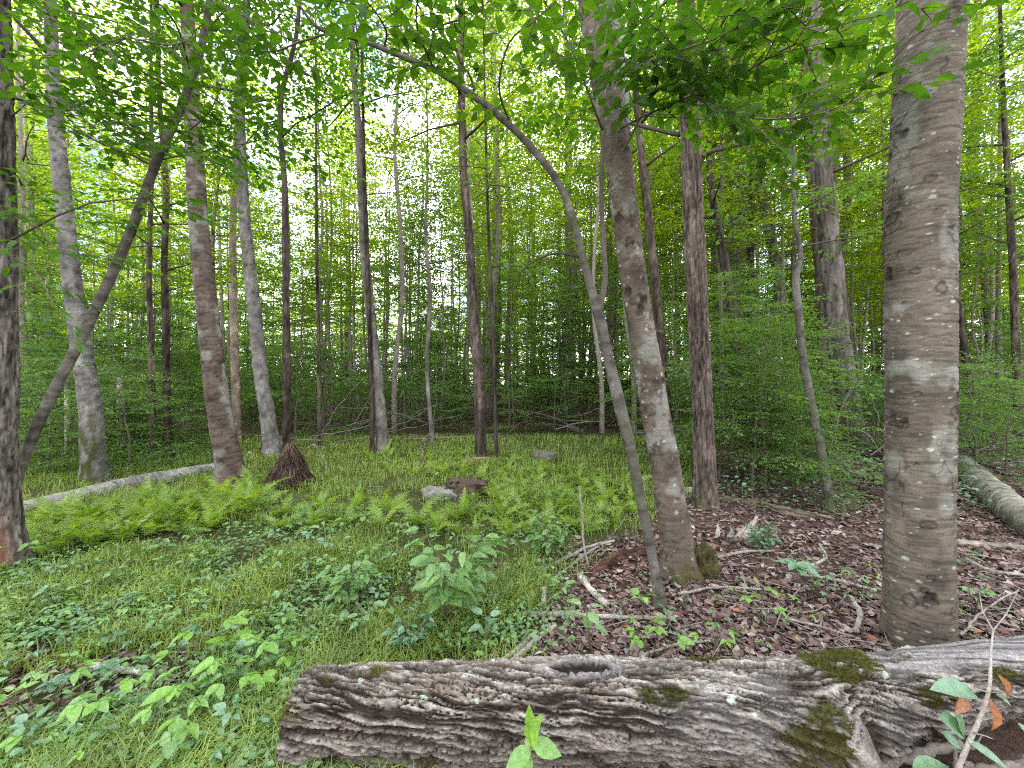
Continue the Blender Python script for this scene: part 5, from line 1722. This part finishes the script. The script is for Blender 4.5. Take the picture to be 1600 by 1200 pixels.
# the grey twig with leaves in front of the right part of the log
def right_twig():
    Y = 1.28
    base = pix(1492, 1215, Y)
    root = thing('leafy_twig', 'slender grey twig with green and dry orange leaves leaning in front of the log', 'twig', tuple(base))
    P = [pix(1492, 1215, Y), pix(1512, 1165, Y), pix(1538, 1105, Y + 0.02), pix(1545, 1080, Y + 0.03), pix(1548, 1020, Y + 0.08), pix(1552, 985, Y + 0.12)]
    B = Build()
    Q, R = resample(np.array(P) - base, np.array([3.4, 3.2, 2.8, 2.4, 1.8, 1.2]) / FPX * Y, 24)
    B.tube(Q, R, 8, (0.33, 0.29, 0.27))
    for pts in ([(1552, 985, Y + .12), (1535, 955, Y + .2), (1530, 925, Y + .26)], [(1552, 985, Y + .12), (1572, 960, Y + .18), (1592, 920, Y + .26)],
                [(1545, 1082, Y + .03), (1520, 1075, Y), (1505, 1068, Y - .02)], [(1545, 1082, Y + .03), (1570, 1082, Y), (1590, 1090, Y - .03)], [(1520, 1145, Y), (1540, 1150, Y - .02), (1552, 1155, Y - .03)]):
        q_ = np.array([pix(*p) for p in pts]) - base
        B.tube(q_, [0.0026, 0.002, 0.0012], 5, (0.30, 0.26, 0.24))
    obj('stem', B.data('stem', M['wood']), root)
    def lf(a, b, n_, v, mat):
        A, C = pix(*a) - base, pix(*b) - base
        leaf_obj(root, A, C - A, np.array(n_, float), float(np.linalg.norm(C - A)), mat, v)
    lf((1500, 1140, Y), (1474, 1122, Y - .03), (-.3, -.6, .8), 2, 'leaf_blue')
    lf((1506, 1148, Y), (1498, 1118, Y - .02), (.1, -.7, .7), 2, 'leaf_blue')
    lf((1472, 1142, Y), (1506, 1172, Y - .04), (-.5, -.2, .8), 1, 'leaf_blue')
    lf((1512, 1158, Y), (1580, 1200, Y - .06), (.1, -.5, .85), 4, 'leaf_blue')
    lf((1478, 1196, Y), (1425, 1192, Y - .04), (0, .2, 1), 4, 'leaf_blue')
    lf((1520, 1082, Y), (1462, 1070, Y - .04), (0, -.4, .9), 4, 'leaf_blue')
    lf((1556, 1084, Y), (1582, 1100, Y - .03), (.1, -.5, .85), 1, 'leaf_blue')
    lf((1548, 1140, Y), (1566, 1105, Y - .03), (.2, -.8, .5), 1, 'dry_leaf')
    lf((1508, 1090, Y), (1500, 1115, Y - .03), (-.2, -.8, .5), 1, 'dry_leaf')
    lf((1572, 1085, Y), (1578, 1062, Y - .03), (.2, -.8, .5), 1, 'dry_leaf')
    lf((1590, 1130, Y), (1620, 1160, Y - .03), (.2, -.5, .8), 0, 'leaf_blue')
right_twig()

# broken slabs of wood in the dark hollow under the right part of the log
for i, (a, b, w0, w1, lab) in enumerate([
    ((1305, 1205, 1.42), (1420, 1170, 1.44), 20, 16, 'grey broken slab lying under the log bulge'),
    ((1345, 1215, 1.40), (1500, 1160, 1.46), 26, 22, 'long broken slab of grey wood under the right part of the log'),
    ((1420, 1230, 1.36), (1620, 1190, 1.42), 24, 20, 'lowest broken slab of wood at the bottom right'),
]):
    A, C = pix(*a), pix(*b)
    A[2] = max(A[2], 0.01)
    stick('wood_slab', lab, [A, (A + C) / 2 + np.array([0, 0, 0.01]), C], w0 / 2 / FPX * 0.9, w1 / 2 / FPX * 0.8, (0.12, 0.10, 0.09), 'wood slab', None, 540 + i, 0.05, side=2)

# repeated small plants: a few of each kind, then copies
HERB = [herb('low_herb', 'herb', 'herb', (0, 0, 0), k, s, 740 + i, m, 'herbs') for i, (k, s, m) in enumerate([
    ('seedling', 0.17, 'leaf_herb'), ('seedling', 0.14, 'leaf_blue'), ('trifoliate', 0.17, 'leaf_herb'), ('trifoliate', 0.14, 'leaf_bright'), ('seedling', 0.20, 'leaf_herb'), ('whorl', 0.10, 'leaf_blue'), ('seedling', 0.18, 'leaf_blue'), ('trifoliate', 0.15, 'leaf_blue')])]
herb_used = [False] * len(HERB)
def herb_scatter(n, box, gap, s0, s1, label, group, kinds, keep=None):
    got, tries = [], 0
    while len(got) < n and tries < n * 80:
        tries += 1
        px, py = r_.uniform(box[0], box[2]), r_.uniform(box[1], box[3])
        if keep and not keep(px, py):
            continue
        q_ = on_ground(px, py)
        if any((q_[0] - a) ** 2 + (q_[1] - b) ** 2 < gap ** 2 for a, b in got):
            continue
        if abs(q_[1] - 1.58) < 0.24 and q_[0] > -0.98:
            continue
        got.append((q_[0], q_[1]))
        v = kinds[int(r_.integers(len(kinds)))]
        s, rz = r_.uniform(s0, s1), r_.uniform(0, 6.28)
        look = ('green oval-leaved', 'small bluish oval-leaved', 'green three-leaved', 'bright lime three-leaved', 'tall green oval-leaved', 'tiny bluish star-leaved', 'tall bluish oval-leaved', 'bluish three-leaved')[v]
        if 'left foreground' in group:
            label = '%s herb in the %s part of the left carpet' % (look, 'nearest' if py > 1090 else 'farthest' if py < 970 else 'middle') + (', by the left edge' if px < 130 else ', towards the log' if px > 380 else '')
        elif 'clearing' in group:
            label = '%s herb in the grass of the clearing, %s' % (look, 'towards the left trees' if px < 400 else 'towards the slim arching tree' if px > 620 else 'in the middle')
        else:
            label = '%s seedling on the bare litter, %s' % (look, 'left of the slim arching tree' if px < 1020 else 'right of the thickest birch' if px > 1435 else 'between the arching tree and the thickest birch')
        if not herb_used[v]:
            herb_used[v] = True
            t = HERB[v]
            t.location, t.rotation_euler, t.scale = tuple(q_), (0, 0, rz), (s, s, s)
            t['label'], t['group'] = label, group
        else:
            copy_thing(HERB[v], tuple(q_), rz, s, label, group)
herb_scatter(260, (-60, 900, 640, 1230), 0.06, 0.42, 0.95, 'leafy herb in the green carpet of the left foreground', 'herbs in the left foreground', [0, 1, 2, 3, 4, 5, 6, 7], lambda a, b: a < 460 or b < 1020)
herb_scatter(75, (180, 830, 820, 910), 0.12, 0.6, 1.1, 'small leafy herb in the grass of the clearing', 'herbs in the clearing', [0, 1, 2, 4, 6])
herb_scatter(40, (680, 900, 1600, 1035), 0.14, 0.4, 0.85, 'small seedling on the bare leaf litter', 'seedlings on the leaf litter', [0, 1, 3, 7])

# ------------------------------------------------------------------ what nobody could count: sedge, carpet leaves, litter, twigs
def pixel_scatter(n, x0, x1, y0, y1, r, gamma=1.0):
    px = r.uniform(x0, x1, n)
    py = y0 + (y1 - y0) * r.random(n) ** gamma
    Y = CAMH * FPX / (py - 600)
    for _ in range(3):
        X = (px - 800) / FPX * Y
        Y = (CAMH - terrain(X, Y)) * FPX / (py - 600)
    X = (px - 800) / FPX * Y
    return X, Y, terrain(X, Y)

def off_log(X, Y):
    return ~((np.abs(Y - 1.59 - 0.06 * np.maximum(X - 1.2, 0)) < 0.15) & (X > -0.9))

def sedge():
    r = np.random.default_rng(801)
    X, Y, Z = pixel_scatter(190000, -100, 1080, 684, 1290, r, 1.25)
    m = litter_mask(X, Y)
    clump = fbm(np.stack([X * 2.2, Y * 2.2, X * 0], -1), 3, 802)
    herbzone = sstep(3.4, 2.4, Y) * sstep(0.3, -0.3, X)
    dens = (1 - m) * sstep(0.38 - 0.2 * sstep(4.5, 6.5, Y), 0.66 - 0.22 * sstep(4.5, 6.5, Y), clump) * (1 - 0.35 * herbzone)
    k = (r.random(len(X)) < dens) & off_log(X, Y)
    X, Y, Z, clump = X[k], Y[k], Z[k], clump[k]
    n = len(X)
    a = r.uniform(0, 2 * math.pi, n)
    h = r.uniform(0.05, 0.17, n) * (0.6 + 0.9 * clump) * np.clip(0.8 + 0.03 * Y, 0.8, 1.2)
    lean = r.uniform(0.3, 1.1, n) * h
    w = 0.0022 + 0.00045 * Y
    D = np.stack([np.cos(a), np.sin(a), 0 * a], -1)
    S = np.stack([-np.sin(a), np.cos(a), 0 * a], -1)
    b = np.stack([X, Y, Z - 0.01], -1)
    up = np.array([0, 0, 1.0])
    mid = b + D * (lean * 0.35)[:, None] + up * (h * 0.68)[:, None]
    tip = b + D * lean[:, None] + up * (h * r.uniform(0.6, 1.0, n))[:, None]
    V = np.stack([b - S * w[:, None], b + S * w[:, None], mid - S * (w * 0.75)[:, None], mid + S * (w * 0.75)[:, None], tip], 1).reshape(-1, 3)
    i = np.arange(n)[:, None] * 5
    Q = i + np.array([[0, 1, 3, 2]])
    T = i + np.array([[2, 3, 4]])
    tone = fbm(np.stack([X * 0.9, Y * 0.9, X * 0], -1), 3, 805)
    c = np.repeat((np.clip(tone * 1.3 - 0.3, 0, 1) * 0.9 + 0.5 * r.random(n))[:, None], 5, 0)
    o = obj('sedge_grass', mesh_data('sedge_grass', V, [Q, T], M['grass'], np.hstack([c] * 3)))
    tag(o, 'fine green sedge and grass carpeting the clearing', 'grass', None, 'stuff')
sedge()

def carpet():
    r = np.random.default_rng(811)
    def make(n, box, mat, name, label, s0, s1, hz, dens_f, gamma=1.0):
        X, Y, Z = pixel_scatter(n, *box, r, gamma)
        k = (r.random(n) < dens_f(X, Y)) & off_log(X, Y)
        X, Y, Z = X[k], Y[k], Z[k]
        n = len(X)
        a = r.uniform(0, 2 * math.pi, n)
        D = unit(np.stack([np.cos(a), np.sin(a), r.normal(0.0, 0.25, n)], -1))
        N = unit(np.stack([r.normal(0, 0.35, n), r.normal(0, 0.35, n), np.ones(n)], -1))
        L = r.uniform(s0, s1, n)
        V4 = leaf_quads(np.stack([X, Y, Z + hz * r.random(n) ** 1.3 + 0.01], -1), D, N, L, L * r.uniform(0.5, 0.75, n), 0.12)
        o = obj(name, foliage_mesh(name, V4, M[mat], r))
        tag(o, label, 'ground cover', None, 'stuff')
    hz_left = lambda X, Y: np.clip((1 - litter_mask(X, Y)) * sstep(0.36, 0.58, fbm(np.stack([X * 1.6, Y * 1.6, X * 0 + 4], -1), 3, 812)) * 1.1, 0, 1)
    make(34000, (-100, 900, 790, 1280), 'leaf_herb', 'ground_cover', 'low green leaves carpeting the clearing and left foreground', 0.018, 0.05, 0.10, hz_left, 0.9)
    make(20000, (-100, 900, 790, 1280), 'leaf_blue', 'ground_cover', 'darker bluish low leaves in the carpet of the left foreground', 0.02, 0.05, 0.07, lambda X, Y: hz_left(X + 3, Y), 0.8)
    rl = lambda X, Y: litter_mask(X, Y) * sstep(4.0, 5.5, Y) * sstep(0.40, 0.58, fbm(np.stack([X * 0.9, Y * 0.9, X * 0 + 9], -1), 3, 815))
    make(9000, (1000, 1700, 690, 860), 'leaf_blue', 'ground_cover', 'bluish low leaves under the bushes at the right', 0.03, 0.08, 0.35, rl)
    lf = lambda X, Y: sstep(5.2, 6.5, Y) * sstep(0.35, 0.55, fbm(np.stack([X * 0.9, Y * 0.9, X * 0 + 9], -1), 3, 816))
    make(7000, (-100, 330, 680, 780), 'leaf_under', 'ground_cover', 'low leaves in the shade behind the long pale log', 0.04, 0.09, 0.45, lf)
carpet()

def litter():
    r = np.random.default_rng(821)
    X, Y, Z = pixel_scatter(80000, -150, 1750, 668, 1290, r, 1.1)
    m = litter_mask(X, Y)
    dens = 0.05 + 0.95 * m
    near_left = sstep(2.6, 1.8, Y) * 0.30
    k = (r.random(len(X)) < np.maximum(dens, near_left)) & off_log(X, Y)
    X, Y, Z = X[k], Y[k], Z[k]
    n = len(X)
    a = r.uniform(0, 2 * math.pi, n)
    D = unit(np.stack([np.cos(a), np.sin(a), r.normal(0, 0.22, n)], -1))
    N = unit(np.stack([r.normal(0, 0.4, n), r.normal(0, 0.4, n), np.ones(n)], -1))
    N = unit(N - D * np.sum(N * D, 1, keepdims=True))
    S = np.cross(N, D)
    L = ((0.016 + 0.058 * r.random(n) ** 1.6) * np.clip(0.7 + 0.12 * Y, 0.8, 1.5))[:, None]
    W = L * r.uniform(0.4, 0.7, n)[:, None]
    curl = r.normal(0.12, 0.25, n)[:, None]
    cup = r.normal(0.15, 0.3, n)[:, None]
    b = np.stack([X, Y, Z + r.random(n) * 0.028], -1)
    def at(x, y):
        return b + D * L * (x - 0.5) + S * W * y + N * (L * curl * (x - 0.5) ** 2 * 2 + W * cup * abs(y) * 1.5)
    V = np.stack([at(0, 0), at(0.3, 0.5), at(0.68, 0.42), at(1, 0), at(0.68, -0.42), at(0.3, -0.5), at(0.5, 0)], 1).reshape(-1, 3)
    i = np.arange(n)[:, None] * 7
    T = np.concatenate([i + np.array([[6, p, q]]) for p, q in ((1, 0), (2, 1), (3, 2), (4, 3), (5, 4), (0, 5))])
    pal = np.array([[0.22, 0.148, 0.14], [0.29, 0.22, 0.212], [0.12, 0.074, 0.069], [0.35, 0.29, 0.283], [0.17, 0.095, 0.09], [0.23, 0.132, 0.112], [0.28, 0.13, 0.08], [0.27, 0.25, 0.11]])
    pi = r.choice(len(pal), n, p=[0.24, 0.2, 0.2, 0.10, 0.15, 0.08, 0.015, 0.015])
    col = pal[pi] * r.uniform(0.4, 1.15, (n, 1))
    o = obj('leaf_litter', mesh_data('leaf_litter', V, [T], M['litter'], np.repeat(col, 7, 0)))
    tag(o, 'curled brown and grey dead leaves covering the ground at right', 'leaf litter', None, 'stuff')
    B = Build()
    X, Y, Z = pixel_scatter(2600, -100, 1700, 690, 1250, r, 1.0)
    m = litter_mask(X, Y)
    for x, y, z, mm in zip(X, Y, Z, m):
        if r.random() > 0.12 + 0.88 * mm or (abs(y - 1.6) < 0.17 and x > -0.9):
            continue
        a = r.uniform(0, 6.28)
        L = r.uniform(0.08, 0.42)
        d = np.array([math.cos(a), math.sin(a), r.normal(0, 0.06)])
        p = np.array([x, y, z + r.uniform(0.005, 0.035)])
        pts = [p, p + d * L * 0.5 + r.normal(0, 0.015, 3), p + d * L]
        w = r.uniform(0.0018, 0.0055)
        B.tube(pts, [w, w * 0.8, w * 0.5], 4, np.array([0.21, 0.175, 0.155]) * r.uniform(0.5, 1.6))
    o = obj('twig_litter', B.data('twig_litter', M['wood']))
    tag(o, 'thin fallen twigs scattered over the leaf litter', 'twigs', None, 'stuff')
litter()
